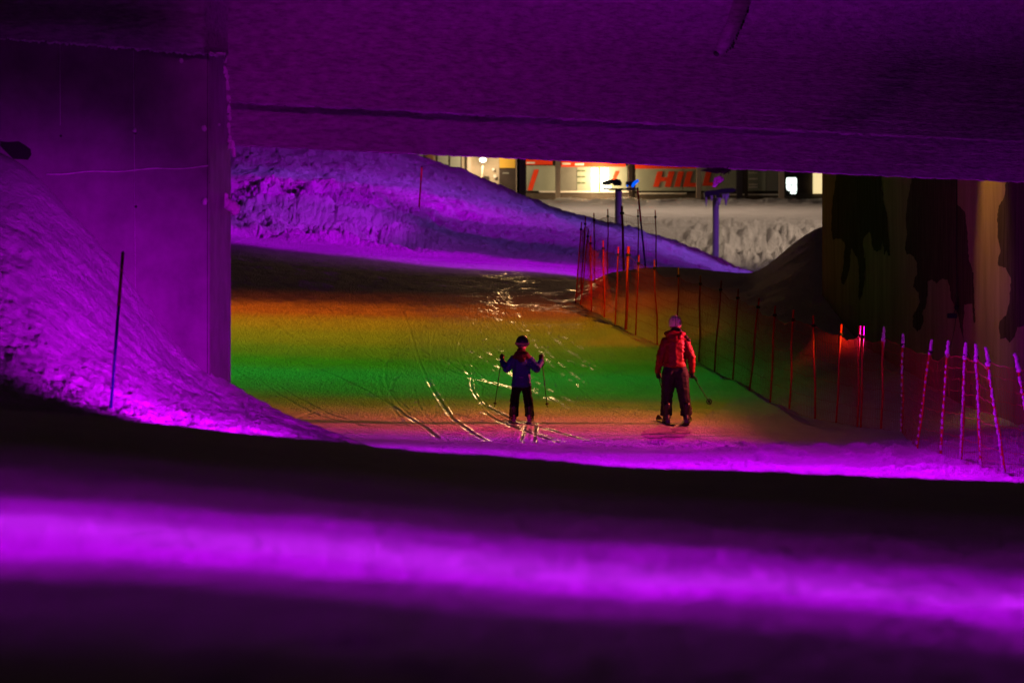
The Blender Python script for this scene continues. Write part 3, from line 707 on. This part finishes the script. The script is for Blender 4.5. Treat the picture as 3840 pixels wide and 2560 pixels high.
b = MB(); b.pbox(2395, 723, 2575, 728, BZ-.05, .3); b.build('sill', WHITE, bd)
b = MB(); b.pbox(2735, 728, 2920, 732, BZ-.05, .3); b.build('sill', WHITE, bd)
for (x0, y0, x1, y1) in ((1525, 520, 1592, 640), (1636, 545, 1732, 632)):
    b = MB(); b.pbox(x0, y0, x1, y1, BZ-.08, .06); wn = b.build('window', BROWN, bd)
    b = MB(); m = (x0+x1)/2; b.pbox(x0+5, y0+5, m-3, y1-5, BZ-.11, .02); b.pbox(m+4, y0+5, x1-5, y1-5, BZ-.11, .02); b.build('pane', GLASSP, wn)
b = MB(); b.pbox(1598, 540, 1626, 650, BZ-.2, .19); b.build('wall_box', mat('rust', (.25, .12, .06), .7), bd)
b = MB(); b.pbox(1752, 400, 1766, 780, BZ-.4, .3); b.build('downpipe', COLM, bd)
b = MB(); b.pbox(1813, 661, 1834, 728, BZ-.25, .24); mt = b.build('meter_cabinet', BROWN, bd)
b = MB(); b.ball(P(1823, 697, BZ-.3), .12, (1, .5, 1), 12, 8); b.build('gauge', WHITE, mt, True)
b = MB(); b.ball(P(1856, 662, BZ-.3), .14, (1, .6, 1), 10, 7); b.build('vent_cap', WHITE, bd, True); b = MB(); b.ball(P(1850, 636, BZ-.3), .12, (1, .6, 1), 10, 7); b.build('vent_cap', WHITE, bd, True)
b = MB(); b.pbox(1873, 560, 1932, 630, BZ-.1, .2); b.build('yellow_panel', YEL, bd)
b = MB(); b.pbox(1872, 634, 1936, 752, BZ-.14, .3); kd = b.build('door', BROWN, bd)
b = MB(); b.pbox(1882, 722, 1931, 748, BZ-.18, .04); b.build('notice', PANEL2, kd); b = MB(); b.pbox(1884, 647, 1908, 652, BZ-.18, .04); b.build('notice', PANEL2, kd)
b = MB(); b.pbox(1936, 560, 1945, 756, BZ-.2, .3); b.build('door_frame', COLM, bd)
b = MB(); b.tube([P(1804, 700, BZ-1.5), P(1810, 622, BZ-1.5)], .07, 8); b.build('conduit', COLM, bd)
b = MB(); b.ball(P(1811, 600, BZ-1.6), .26, (1.1, 1, .8), 12, 8); b.build('lamp', LIT, bd, True)
# sign panels between the columns
for (x0, x1, m) in ((1974, 2082, PANEL), (2100, 2162, PANEL2), (2164, 2352, PANEL), (2384, 2560, PANEL), (2562, 2608, PANEL), (2630, 2760, PANEL), (2806, 2872, PANEL), (2874, 2918, PANEL2)):
    b = MB(); b.pbox(x0, 622, x1, 716, BZ-.02, .2); b.build('sign_panel', m, bd)
for (x0, x1, y) in ((1972, 2072, 618), (2104, 2345, 626), (2380, 2620, 633)):
    b = MB(); b.pbox(x0, y-40, x1, y, BZ-.10, .1); sb = b.build('sign_band', ORANGE, bd)
    if x0 < 2300:
        b = MB()
        for q in ((1974, 608, 2006, 614),) if x0 < 2000 else ((2108, 611, 2140, 618), (2156, 613, 2190, 620)): b.pbox(*q, BZ-.14, .03)
        b.build('lettering', WHITE, sb)
b = MB()
b.prism([(1978, 714), (1996, 714), (2021, 636), (2003, 636)], BZ-.06, .03)
b.build('slash_mark', ORANGE, bd); b = MB(); b.prism([(2294, 676), (2308, 676), (2323, 641), (2308, 641)], BZ-.06, .03)
b.build('slash_mark', ORANGE, bd)
def sl(x, y, s=.27): return (x+(702-y)*s, y)       # italic slant
def poly(pts): return [sl(*p) for p in pts]
T, B_, C1, C2 = 643, 701, 664, 680
for pts in ([(2449,B_),(2470,B_),(2470,680),(2492,680),(2492,B_),(2514,B_),(2514,T),(2492,T),(2492,665),(2470,665),(2470,T),(2449,T)],
            [(2528,B_),(2549,B_),(2549,T),(2528,T)], [(2561,B_),(2611,B_),(2611,686),(2582,686),(2582,T),(2561,T)], [(2632,B_-4),(2682,B_-4),(2682,684),(2653,684),(2653,T),(2632,T)]):
    b = MB(); b.prism(poly(pts), BZ-.08, .04); b.build('letter', ORANGE, bd)
b = MB()
DG = mat('dull_green', (.05, .08, .03), .6)
for y in (641, 663, 686):
    b = MB(); b.prism([(2165, y-2), (2172, y-3), (2180, y-1), (2188, y-3), (2196, y-1), (2196, y+2), (2186, y+3), (2176, y+2), (2165, y+3)], BZ-.06, .03); b.build('lettering', DG, bd)
b = MB()
for y in (648, 671, 692, 702):
    b = MB(); b.prism([(2808, y-3), (2816, y-2), (2824, y-4), (2832, y-2), (2841, y-3), (2841, y+2), (2830, y+3), (2820, y+2), (2808, y+3)], BZ-.06, .03); b.build('lettering', WHITE, bd)
b = MB(); b.pbox(2218, 630, 2243, 716, BZ-.12, .09); b.build('lit_doorway', LIT, bd); b = MB(); b.pbox(2252, 630, 2282, 716, BZ-.12, .09); b.build('lit_doorway', LIT, bd)
b = MB(); b.pbox(2244, 626, 2251, 716, BZ-.14, .1); b.build('door_frame', YEL, bd)
for (x0, x1, m) in ((2083, 2101, COLM), (2611, 2628, COLM), (2920, 2940, COLM), (2357, 2370, mat('brown_column', (.18, .13, .11), .6)), (2371, 2381, BROWN), (2762, 2784, mat('dark_violet_column', (.06, .05, .07), .6)), (2792, 2804, BROWN)):
    b = MB(); c = P((x0+x1)/2, 700, BZ-2.2); b.box((c.x-(x1-x0)/2/F*BZ, BZ-2.4, 4.0), (c.x+(x1-x0)/2/F*BZ, BZ-2.1, 14)); b.build('column', m, bd)
b = MB(); b.pbox(2946, 655, 2992, 735, BZ-.1, .12); sg = b.build('illuminated_sign', DARK, bd)
b = MB(); b.prism([(2948,672),(2952,666),(2984,666),(2988,673),(2988,692),(2948,692)], BZ-.13, .02); b.prism([(2948,695),(2967,695),(2967,716),(2956,716),(2950,710)], BZ-.13, .02); b.prism([(2970,695),(2988,695),(2988,716),(2970,716)], BZ-.13, .02); b.pbox(2964, 718, 2986, 727, BZ-.13, .02); b.build('lit_face', SIGNLIT, sg)
b = MB(); b.pbox(3049, 640, 3110, 726, BZ-.08, .1); b.build('lit_window', WARML, bd)

# ------------------------------------------------------------------ masts in front of the building
GREYP = mat('galvanised', (.62, .62, .64), .55, .4)
BLUEL = mat('blue_led', (.02, .1, .9), .4, .3, emit=(.0, .12, 1.0), estr=1.0)
def mast(x, ytop, ybot, z, halfpx, label):
    r = halfpx/F*z; a = P(x, ybot, z); root = empty('floodlight_mast', a, label, 'light mast', 'floodlight masts in the yard')
    b = MB(); b.tube([a, P(x, ytop, z)], r, 20); b.build('mast', GREYP, root, True); return root
m1 = mast(2319, 712, 960, 146, 13, 'grey mast with a domed head and a blue-lit end, left of its taller-looking twin')
b = MB(); b.prism([(2258,687),(2262,681),(2280,675),(2310,671),(2326,674),(2333,688),(2330,695),(2305,695),(2296,686),(2284,694),(2260,693)], 145.6, .8); b.build('head', DARK, m1)
b = MB(); b.pbox(2262, 706, 2390, 711, 145.4, 1.0); b.pbox(2348, 681, 2374, 695, 145.6, .6); b.build('bracket', mat('violet_dark', (.05, .03, .06), .6), m1)
b = MB(); b.ball(P(2276, 701, 145.5), .15, (1.6, 1, .6), 12, 8); b.build('lens', LIT, m1, True)
b = MB()
for (x, y, r) in ((2352, 697, .05), (2373, 697, .08), (2377, 690, .09), (2383, 684, .09), (2390, 679, .08)): b.ball(P(x, y, 145.3), r, (1, 1, 1), 10, 7, .1)
tag(b.build('blue_end', BLUEL, m1, True), kind='stuff')
m2 = mast(2684, 744, 1010, 148, 12, 'violet mast with a ragged flat head and icicles in front of the big red letters')
b = MB(); b.prism([(2641,722),(2650,716),(2672,714),(2690,712),(2705,708),(2728,706),(2750,706),(2764,712),(2750,720),(2720,724),(2700,726),(2696,744),(2688,744),(2686,730),(2668,734),(2644,742)], 147.6, .8); b.build('head', mat('violet_black', (.05, .03, .07), .6), m2)
b = MB()
for (x, y0, y1, r) in ((2648, 740, 775, .05), (2722, 728, 772, .09), (2712, 728, 748, .07), (2730, 726, 745, .06), (2668, 734, 754, .08), (2696, 742, 770, .12)): b.tube([P(x, y0, 147.5), P(x, (y0+y1)/2, 147.5), P(x, y1, 147.5)], [r, r*.8, r*.25], 8)
b.build('icicle', FROST_PLAIN, m2, True)
root = empty('steel_post', P(1960, 830, 142), 'thick violet steel post in front of the dark door of the building', 'post')
b = MB(); a = P(1960, 830, 142); t = P(1960, 300, 142); b.box((a.x-.16, 141.8, a.z), (a.x+.16, 142.1, t.z)); b.build('shaft', mat('post_paint', (.35, .34, .38), .5), root)
b = MB(); b.box((a.x-.30, 141.85, a.z), (a.x-.17, 142.05, t.z)); b.build('shaded_strip', DARK, root)  # dark strip standing in for the unlit left half of the post

# ------------------------------------------------------------------ people
FAB = dict(bump=.006, bscale=14)
def hull_parts(parts):
    """one bmesh of overlapping convex pieces: (p0, p1, r0, r1, squash)"""
    V = []; Fc = []
    for p0, p1, r0, r1, sq in parts:
        bm = bmesh.new()
        for p, r in ((p0, r0), (p1, r1)):
            bmesh.ops.create_icosphere(bm, subdivisions=2, radius=1.0, matrix=Matrix.Translation(p) @ Matrix.Diagonal((r*sq[0], r*sq[1], r*sq[2], 1)))
        pts = [v.co.copy() for v in bm.verts]; bm.free(); bm = bmesh.new()
        for p in pts: bm.verts.new(p)
        bmesh.ops.convex_hull(bm, input=list(bm.verts))
        bm.verts.ensure_lookup_table(); bm.verts.index_update()
        used = {}; 
        for f in bm.faces:
            ids = []
            for v in f.verts:
                if v.index not in used: used[v.index] = len(V); V.append(tuple(v.co))
                ids.append(used[v.index])
            Fc.append(ids)
        bm.free()
    me = bpy.data.meshes.new('tmp'); me.from_pydata(V, [], Fc); bm = bmesh.new(); bm.from_mesh(me); bpy.data.meshes.remove(me)
    bmesh.ops.recalc_face_normals(bm, faces=bm.faces)
    return bm
def body(name, parts, material, parent, loc, voxel=.012, wrinkle=0, seed=0, smooth_it=4, cut=None):
    S = [(Vector(a), Vector(b_), r0, r1, s if s else (1, 1, 1)) for a, b_, r0, r1, s in parts]
    bm = hull_parts(S); me = bpy.data.meshes.new(name); bm.to_mesh(me); bm.free()
    o = bpy.data.objects.new(name, me); scn.collection.objects.link(o)
    md = o.modifiers.new('r', 'REMESH'); md.mode = 'VOXEL'; md.voxel_size = voxel; md.use_smooth_shade = True
    sm = o.modifiers.new('s', 'SMOOTH'); sm.iterations = smooth_it; sm.factor = .5
    dg = bpy.context.evaluated_depsgraph_get(); me2 = bpy.data.meshes.new_from_object(o.evaluated_get(dg)); me2.name = name
    bpy.data.objects.remove(o); me2.materials.clear(); me2.materials.append(material)
    n = len(me2.vertices); co = np.empty(n*3); me2.vertices.foreach_get('co', co); co = co.reshape(-1, 3)
    if wrinkle:
        nr = np.empty(n*3); me2.vertices.foreach_get('normal', nr); nr = nr.reshape(-1, 3)
        for i in range(n):
            p = Vector(co[i]); q = mnoise.noise(Vector((p.x*9+seed, p.y*9, p.z*26)))+.6*mnoise.noise(Vector((p.x*22, p.y*22+seed, p.z*34)))
            co[i] += nr[i]*wrinkle*q
        me2.vertices.foreach_set('co', co.ravel())
    me2.polygons.foreach_set('use_smooth', [True]*len(me2.polygons)); me2.update()
    o = bpy.data.objects.new(name, me2)
    if parent is None: o.location = loc; scn.collection.objects.link(o)
    else: o.parent = parent; scn.collection.objects.link(o)
    return o
def kid(o, parent):       # parent keeping local coordinates equal to the person's
    o.parent = parent; return o
def lm(name, mb, material, parent, smooth_=True):
    me = bpy.data.meshes.new(name); me.from_pydata([tuple(v) for v in mb.v], [], mb.f); me.update(); me.materials.append(material)
    if smooth_: me.polygons.foreach_set('use_smooth', [True]*len(me.polygons))
    o = bpy.data.objects.new(name, me); scn.collection.objects.link(o); o.parent = parent; return o
SKIN = mat('skin', (.5, .28, .2), .6, .3)
def hand_parts(c, out, fwd, dn, s=1.0):
    """a closed hand around a grip along dn; c centre of palm"""
    c = Vector(c); out = Vector(out).normalized(); fwd = Vector(fwd).normalized(); dn = Vector(dn).normalized()
    P_ = [(c-dn*.03*s, c+dn*.03*s, .032*s, .030*s, None)]
    for k, l in enumerate((.030, .034, .031, .025)):
        a = c+dn*(-.033+.022*k)*s+fwd*.028*s; m = a+fwd*l*s-out*.010*s; e = m-out*.034*s-fwd*.012*s
        P_ += [(a, m, .0135*s, .0125*s, None), (m, e, .0125*s, .010*s, None)]
    a = c-dn*.04*s-out*.01*s; m = a-out*.03*s+fwd*.018*s; e = m+fwd*.03*s
    P_ += [(a, m, .014*s, .013*s, None), (m, e, .013*s, .010*s, None)]
    return P_
def boots_and_skis(root_loc, feet, person, bootm, s, labels, tilt_out, length, skim, clipm):
    obs = []
    for k, (fx, fy) in enumerate(feet):
        sg = -1 if k == 0 else 1; an = tilt_out*sg
        d = Vector((math.sin(an), math.cos(an), 0)); c = Vector((fx, fy, 0))
        parts = [(c+Vector((0, 0, .10*s))-d*.04, c+Vector((0, 0, .30*s))-d*.07*s, .062*s, .060*s, None), (c+Vector((0, 0, .075*s))-d*.05*s, c+d*.16*s+Vector((0, 0, .068*s)), .055*s, .042*s, (1, 1, .85)),
                 (c-d*.07*s+Vector((0, 0, .045*s)), c+d*.17*s+Vector((0, 0, .04*s)), .040*s, .034*s, (1, 1, .6))]
        bo = body('boot', parts, bootm, person, None, .010)
        mb = MB()
        for hh in (.10,): mb.tube([c-d*(.13*s)+Vector((-.05*s, 0, hh*s)), c-d*(.145*s)+Vector((0, 0, hh*s)), c-d*.13*s+Vector((.05*s, 0, hh*s))], .007*s, 6)
        mb.box(tuple(c-d*.15*s+Vector((-.024*s, -.012, .03*s))), tuple(c-d*.15*s+Vector((.024*s, .012, .15*s)))); lm('buckle', mb, clipm, bo)
        # ski: cambered board with an upturned tip, binding on top
        W = Vector(root_loc); r = empty('ski', W+c, labels[k], 'ski', 'skis worn by the two skiers'); mb = MB(); n = 22
        side = Vector((d.y, -d.x, 0))
        for i in range(n+1):
            t = i/n; u = -length*.44+t*length; wd = (.045+.018*(2*t-1)**2)*s; lift = 0
            if t > .88: lift = .075*((t-.88)/.12)**2; wd *= math.sqrt(max(.02, 1-((t-.88)/.12)**2))*.9+.1
            if t < .03: wd *= .8
            ct = W+c+d*u; g = ground_z(ct.x, ct.y); base = Vector((ct.x, ct.y, max(W.z, g+.004) if False else W.z+(ground_z(W.x+c.x+d.x*.5, W.y+c.y+d.y*.5)-ground_z(W.x+c.x-d.x*.5, W.y+c.y-d.y*.5))*u+.008+lift))
            for q, hh in ((-1, 0), (1, 0), (1, .014), (-1, .014)): mb.v.append(tuple(base+side*wd*q+Vector((0, 0, hh))))
        for i in range(n):
            for q in range(4): q2 = (q+1) % 4; mb.f.append((i*4+q, i*4+q2, i*4+4+q2, i*4+4+q))
        mb.f += [(3, 2, 1, 0), (n*4, n*4+1, n*4+2, n*4+3)]
        mb.build('board', skim, r)
        for u, hh in ((-.17*s, .05), (.19*s, .035)):
            mb = MB(); ct = W+c+d*u; mb.box((ct.x-.035*s, ct.y-.035, W.z+.015), (ct.x+.035*s, ct.y+.035, W.z+.02+hh*s))
            mb.build('binding', clipm, r)
def ski_pole(W, hand, tip, label, basket_r, basket_dir=None, s=1.0, flat=False):
    h = Vector(W)+Vector(hand); t = Vector(W)+Vector(tip); d = (t-h).normalized(); r = empty('ski_pole', t, label, 'ski pole', 'ski poles held by the two skiers')
    mb = MB(); mb.tube([h, h.lerp(t, .5), t], [.0085, .0075, .005], 8); mb.build('shaft', DARK, r, True)
    mb = MB(); mb.tube([h-d*.065, h-d*.03, h+d*.01, h+d*.055], [.020*s, .014*s, .0165*s, .013*s], 10); mb.build('grip', DARK, r, True)
    c = t-d*.06; mb = MB(); a = d.cross(Vector((0, 1, 0))).normalized(); b2 = d.cross(a).normalized()
    if basket_dir: nn = Vector(basket_dir).normalized(); a = nn.cross(Vector((0, 0, 1))).normalized(); b2 = nn.cross(a)
    ring = [c+(a*math.cos(k*math.pi/8)+b2*math.sin(k*math.pi/8))*basket_r*(1 if k % 2 else .93) for k in range(17)]
    mb.tube(ring, .007, 6, False)
    for k in range(8): mb.tube([c, ring[k*2]], .005, 5)
    mb.tube([c-d*.015, c+d*.015], .014, 8); mb.build('basket', DARK, r)
    mb = MB(); p = [h-d*.05, h-d*.02+Vector((.02, -.02, -.02)), h+d*.08+Vector((.035, -.02, 0)), h+d*.13+Vector((.02, -.01, 0)), h+d*.04+Vector((.012, 0, 0))]
    mb.tube(p, .006, 5); mb.build('strap', DARK, r)

def helmet(parent, c, r, shell_m, trim_m, s=1.0, goggles=None):
    mb = MB(); c = Vector(c); n = 20; R_ = 14; rows = []
    for i in range(R_+1):
        ph = math.pi*.64*i/R_
        for k in range(n):
            th = 2*math.pi*k/n; x = r*.90*math.sin(ph)*math.cos(th); y = r*1.08*math.sin(ph)*math.sin(th); z = r*1.02*math.cos(ph)
            if math.sin(th) > .55 and ph > 1.45: z = max(z, r*1.02*math.cos(1.45)+.01)
            mb.v.append((c.x+x, c.y+y, c.z+z))
    for i in range(R_):
        for k in range(n): k2 = (k+1) % n; mb.f.append((i*n+k, (i+1)*n+k, (i+1)*n+k2, i*n+k2))
    mb.f.append(tuple(R_*n+k for k in range(n)))
    h = lm('helmet', mb, shell_m, parent); 
    mb = MB()      # seam and vents at the back
    mb.tube([c+Vector((0, -r*1.085*math.sin(a), r*1.03*math.cos(a))) for a in np.linspace(-.2, 1.9, 12)], .004*s, 5)
    for q in (-1, 1):
        for zz in (.45, .72):
            xx = q*r*.30; mb.box((c.x+xx-.016*s, c.y-r*1.08*math.sqrt(max(0.05, 1-zz*zz-.09)), c.z+r*zz-.004), (c.x+xx+.016*s, c.y-r*1.08*math.sqrt(max(.05, 1-zz*zz-.09))+.03, c.z+r*zz+.004))
    lm('vent', mb, trim_m, h)
    if goggles:
        mb = MB(); pts = []
        for k in range(17):
            th = math.pi+math.pi*k/16*1.0; pts.append(c+Vector((r*.935*math.cos(th), r*1.11*math.sin(th), -.10*r+.02*r*math.sin(th))))
        for i, p in enumerate(pts): mb.v += [tuple(p+Vector((0, 0, -.020))), tuple(p+Vector((0, 0, .020)))]
        for i in range(16): mb.f.append((2*i, 2*i+2, 2*i+3, 2*i+1))
        o = lm('goggle_strap', mb, goggles, h); so = o.modifiers.new('s', 'SOLIDIFY'); so.thickness = .006; so.offset = 1
    return h
def head_parts(c, r):
    c = Vector(c); return [(c+Vector((0, 0, .01)), c+Vector((0, .02, -.04)), r*.74, r*.60, (.9, 1.05, 1)), (c+Vector((0, .07, -.035)), c+Vector((0, .10, -.05)), .018, .014, None),
        (c+Vector((0, .05, -.09)), c+Vector((0, .07, -.095)), .03, .025, None), (c+Vector((-r*.68, 0, -.03)), c+Vector((-r*.70, 0, -.05)), .014, .012, None), (c+Vector((r*.68, 0, -.03)), c+Vector((r*.70, 0, -.05)), .014, .012, None),
        (c+Vector((0, 0, -.06)), c+Vector((0, -.01, -.17)), .052, .058, None)]

# --- adult
A = hit(2532, 1588, 42, 48); A = Vector((A.x, A.y, ground_z(A.x, A.y)+.0))
jacket_m = mat('red_jacket', (.19, .004, .005), .55, .35, **FAB); trou_m = mat('plum_trousers', (.022, .018, .026), .7, .25, **FAB)
glove_m = mat('black_glove', (.012, .012, .013), .7, .3); white_h = mat('pale_helmet', (.85, .76, .76), .35, .5); bootm = mat('dark_boot', (.02, .018, .02), .35, .5)
sho = [Vector((-.155, 0, 1.305)), Vector((.160, 0, 1.305))]; elb = [Vector((-.240, -.02, 1.06)), Vector((.258, -.02, 1.06))]; wri = [Vector((-.275, .06, .84)), Vector((.270, .05, .84))]
hnd = [Vector((-.270, .10, .775)), Vector((.275, .09, .775))]; HC = Vector((0.0, .01, 1.595))
torso = [((-.10, 0, 1.0), (.10, 0, 1.0), .105, .105, (1, .95, 1)), ((0, 0, 1.0), (0, -.01, 1.2), .15, .155, (1, .75, 1))]
person = body('person', head_parts(HC-Vector((0, 0, .015)), .115)+[((0, 0, .88), (0, 0, 1.28), .11, .12, (1.1, .8, 1)), ((0, 0, 1.3), (0, 0, 1.42), .10, .055, (1.2, .8, 1)),
    (sho[0], elb[0], .05, .04, None), (elb[0], wri[0], .04, .03, None), (sho[1], elb[1], .05, .04, None), (elb[1], wri[1], .04, .03, None), (sho[0], sho[1], .06, .06, None),
    ((-.08, 0, .84), (-.13, 0, .47), .085, .055, None), ((-.13, 0, .47), (-.15, -.02, .12), .052, .035, None), ((.08, 0, .84), (.13, 0, .47), .085, .055, None), ((.13, 0, .47), (.17, -.02, .12), .052, .035, None)]
    +hand_parts(hnd[0], (-1, 0, 0), (0, 1, -.2), (.15, .1, -1), .92)+hand_parts(hnd[1], (1, 0, 0), (0, 1, -.2), (.4, .1, -.8), .92), SKIN, None, A, .011, smooth_it=3)
tag(person, 'taller skier in red jacket and pale helmet, seen from behind', 'person')
body('jacket', [((0, 0, .935), (0, 0, 1.13), .175, .170, (1.05, .78, .25)), ((0, 0, 1.0), (0, 0, 1.2), .165, .165, (1.05, .78, .5)), ((0, 0, .91), (0, 0, .96), .180, .178, (1.06, .80, .2)), ((0, 0, 1.13), (0, -.01, 1.27), .168, .165, (1.1, .78, 1)), ((-.09, -.005, 1.335), (.09, -.005, 1.335), .085, .085, None),
    ((0, 0, 1.30), (0, 0, 1.44), .12, .085, (1.1, .9, 1)), ((-.09, -.05, 1.41), (.09, -.05, 1.41), .058, .058, (1, 1.1, .8)), 
    (sho[0], elb[0], .080, .068, None), (elb[0], wri[0], .066, .052, None), (sho[1], elb[1], .080, .068, None), (elb[1], wri[1], .066, .052, None)], jacket_m, person, None, .011, .009, 3, 3)
body('trousers', [((-.07, 0, .84), (.07, 0, .84), .135, .135, (1, .95, 1)), ((-.085, 0, .80), (-.125, 0, .50), .135, .102, (1, 1.05, 1)), ((-.125, 0, .50), (-.145, -.02, .22), .098, .092, None), ((-.145, -.02, .24), (-.145, -.02, .14), .094, .098, (1, 1, .3)),
    ((.085, 0, .80), (.130, 0, .50), .135, .102, (1, 1.05, 1)), ((.130, 0, .50), (.175, -.02, .22), .098, .092, None), ((.175, -.02, .24), (.175, -.02, .14), .094, .098, (1, 1, .3))], trou_m, person, None, .011, .008, 9, 3)
body('hood', [((-.115, -.04, 1.425), (.115, -.04, 1.425), .052, .052, (1, 1.2, .9)), ((-.10, -.10, 1.43), (.09, -.10, 1.43), .045, .045, None), ((-.07, -.115, 1.38), (.06, -.115, 1.38), .055, .055, (1, .8, 1)), ((0, -.11, 1.37), (.02, -.11, 1.31), .07, .035, (1.1, .8, 1))], jacket_m, person, None, .009, .012, 45, 2)
body('fur_collar', [((-.15, 0, 1.43), (-.06, -.07, 1.475), .030, .040, None), ((-.06, -.07, 1.475), (.07, -.07, 1.475), .040, .040, None), ((.07, -.07, 1.475), (.13, -.02, 1.41), .035, .028, None), ((.15, -.03, 1.40), (.21, -.03, 1.33), .030, .035, None), ((0, 0, 1.47), (0, 0, 1.52), .07, .06, None)], glove_m, person, None, .010, .012, 5, 1)
for k in (0, 1):
    body('glove', [(wri[k]+Vector((0, 0, .03)), wri[k]+Vector((0, .015, -.03)), .050, .042, None)]+hand_parts(hnd[k], ((-1, 1)[k], 0, 0), (0, 1, -.2), ((.15, .4)[k], .1, -1), 1.12), glove_m, person, None, .008)
helmet(person, HC+Vector((0, 0, .01)), .118, white_h, DARK)
boots_and_skis(A, [(-.145, -.02), (.185, -.02)], person, bootm, 1.0, ['black ski under the left foot of the skier in red', 'black ski under the right foot of the skier in red'], .10, 1.5, DARK, mat('binding_grey', (.10, .09, .11), .4, .5))
ski_pole(A, hnd[0], (-.13, .35, .30), 'ski pole hanging down beside the left leg of the skier in red', .045)
ski_pole(A, hnd[1], (.56, -.15, .31), 'ski pole swung out to the right of the skier in red, round basket visible', .042, (0, 1, .15))

# --- child
Cc = hit(1955, 1583, 42, 48); Cc = Vector((Cc.x, Cc.y, ground_z(Cc.x, Cc.y)))
blue_m = mat('navy_jacket', (.009, .028, .18), .55, .35, **FAB); hood_m = mat('brown_yoke', (.06, .014, .014), .7, .25, **FAB); blk = mat('black_trousers', (.008, .008, .008), .8, .15, **FAB)
navy_h = mat('navy_helmet', (.03, .02, .10), .3, .5); pinkb = mat('pink_boot_back', (.80, .10, .28), .4, .5); strapm = mat('grey_strap', (.30, .20, .28), .6, .3)
sho = [Vector((-.125, 0, 1.0)), Vector((.130, 0, 1.0))]; elb = [Vector((-.235, -.05, .855)), Vector((.245, -.05, .855))]; wri = [Vector((-.305, .06, .965)), Vector((.315, .06, .965))]
hnd = [Vector((-.318, .09, 1.025)), Vector((.328, .09, 1.025))]; HC = Vector((.015, .01, 1.265))
child = body('person', head_parts(HC-Vector((0, 0, .01)), .105)+[((0, 0, .62), (0, 0, .96), .09, .09, (1.1, .8, 1)), ((0, 0, .98), (0, 0, 1.1), .08, .045, (1.2, .8, 1)),
    (sho[0], elb[0], .038, .032, None), (elb[0], wri[0], .032, .024, None), (sho[1], elb[1], .038, .032, None), (elb[1], wri[1], .032, .024, None), (sho[0], sho[1], .045, .045, None),
    ((-.07, 0, .60), (-.105, 0, .36), .062, .045, None), ((-.105, 0, .36), (-.12, -.01, .10), .042, .03, None), ((.07, 0, .60), (.11, 0, .36), .062, .045, None), ((.11, 0, .36), (.125, -.01, .10), .042, .03, None)]
    +hand_parts(hnd[0], (-1, 0, 0), (0, 1, .1), (-.1, .1, -1), .75)+hand_parts(hnd[1], (1, 0, 0), (0, 1, .1), (.1, .1, -1), .75), SKIN, None, Cc, .010, smooth_it=3)
tag(child, 'small skier in navy jacket with dark helmet and goggle strap, both ski poles held up', 'person')
body('jacket', [((0, 0, .60), (0, 0, .80), .155, .142, (1.05, .78, .25)), ((0, 0, .70), (0, 0, .85), .14, .138, (1.05, .78, .6)), ((0, 0, .575), (0, 0, .62), .160, .158, (1.05, .80, .2)), ((0, 0, .80), (0, 0, .94), .140, .135, (1.08, .78, 1)), ((-.09, 0, .99), (.09, 0, .99), .072, .072, None),
    (sho[0], elb[0], .074, .066, None), (elb[0], wri[0], .064, .050, None), (sho[1], elb[1], .074, .066, None), (elb[1], wri[1], .064, .050, None)], blue_m, child, None, .010, .006, 13, 3)
body('hood', [((-.10, -.015, 1.035), (.11, -.015, 1.035), .060, .060, (1, 1.15, .8)), ((-.06, -.07, 1.08), (.07, -.07, 1.08), .060, .060, None), ((0, -.085, 1.06), (0, -.09, 1.00), .072, .05, (1.25, .8, .8)), ((0, 0, 1.06), (0, 0, 1.14), .09, .075, None)], hood_m, child, None, .010, .010, 23, 2)
body('trousers', [((-.06, 0, .60), (.06, 0, .60), .095, .095, None), ((-.07, 0, .58), (-.105, 0, .38), .085, .072, None), ((-.105, 0, .38), (-.120, -.01, .16), .078, .076, None), ((-.12, -.01, .17), (-.12, -.01, .105), .076, .082, (1, 1, .3)),
    ((.075, 0, .58), (.105, 0, .38), .085, .072, None), ((.105, 0, .38), (.130, -.01, .16), .078, .076, None), ((.13, -.01, .17), (.13, -.01, .105), .076, .082, (1, 1, .3))], blk, child, None, .010, .006, 33, 3)
for k in (0, 1):
    body('glove', [(wri[k]-Vector((0, 0, .02)), wri[k]+Vector((0, .01, .03)), .040, .036, None)]+hand_parts(hnd[k], ((-1, 1)[k], 0, 0), (0, 1, .1), (0, .1, -1), .98), glove_m, child, None, .008)
helmet(child, HC+Vector((0, 0, .005)), .116, navy_h, DARK, 1, strapm)
refl = mat('violet_reflective', (.5, .2, .8), .3, .6)
b = MB(); b.box((-.035, -.150, .718), (.030, -.128, .724)); lm('reflective_tab', b, refl, child)
boots_and_skis(Cc, [(-.125, -.03), (.130, -.03)], child, bootm, .82, ['short ski under the left boot of the child', 'short ski under the right boot of the child'], .06, 1.05, mat('child_ski', (.03, .01, .02), .35, .5), pinkb)
ski_pole(Cc, hnd[0]+Vector((0, .01, 0)), (-.430, .18, .235), 'thin ski pole in the raised left hand of the child', .024)
ski_pole(Cc, hnd[1]+Vector((0, .01, 0)), (.418, .18, .225), 'thin ski pole in the raised right hand of the child', .024)
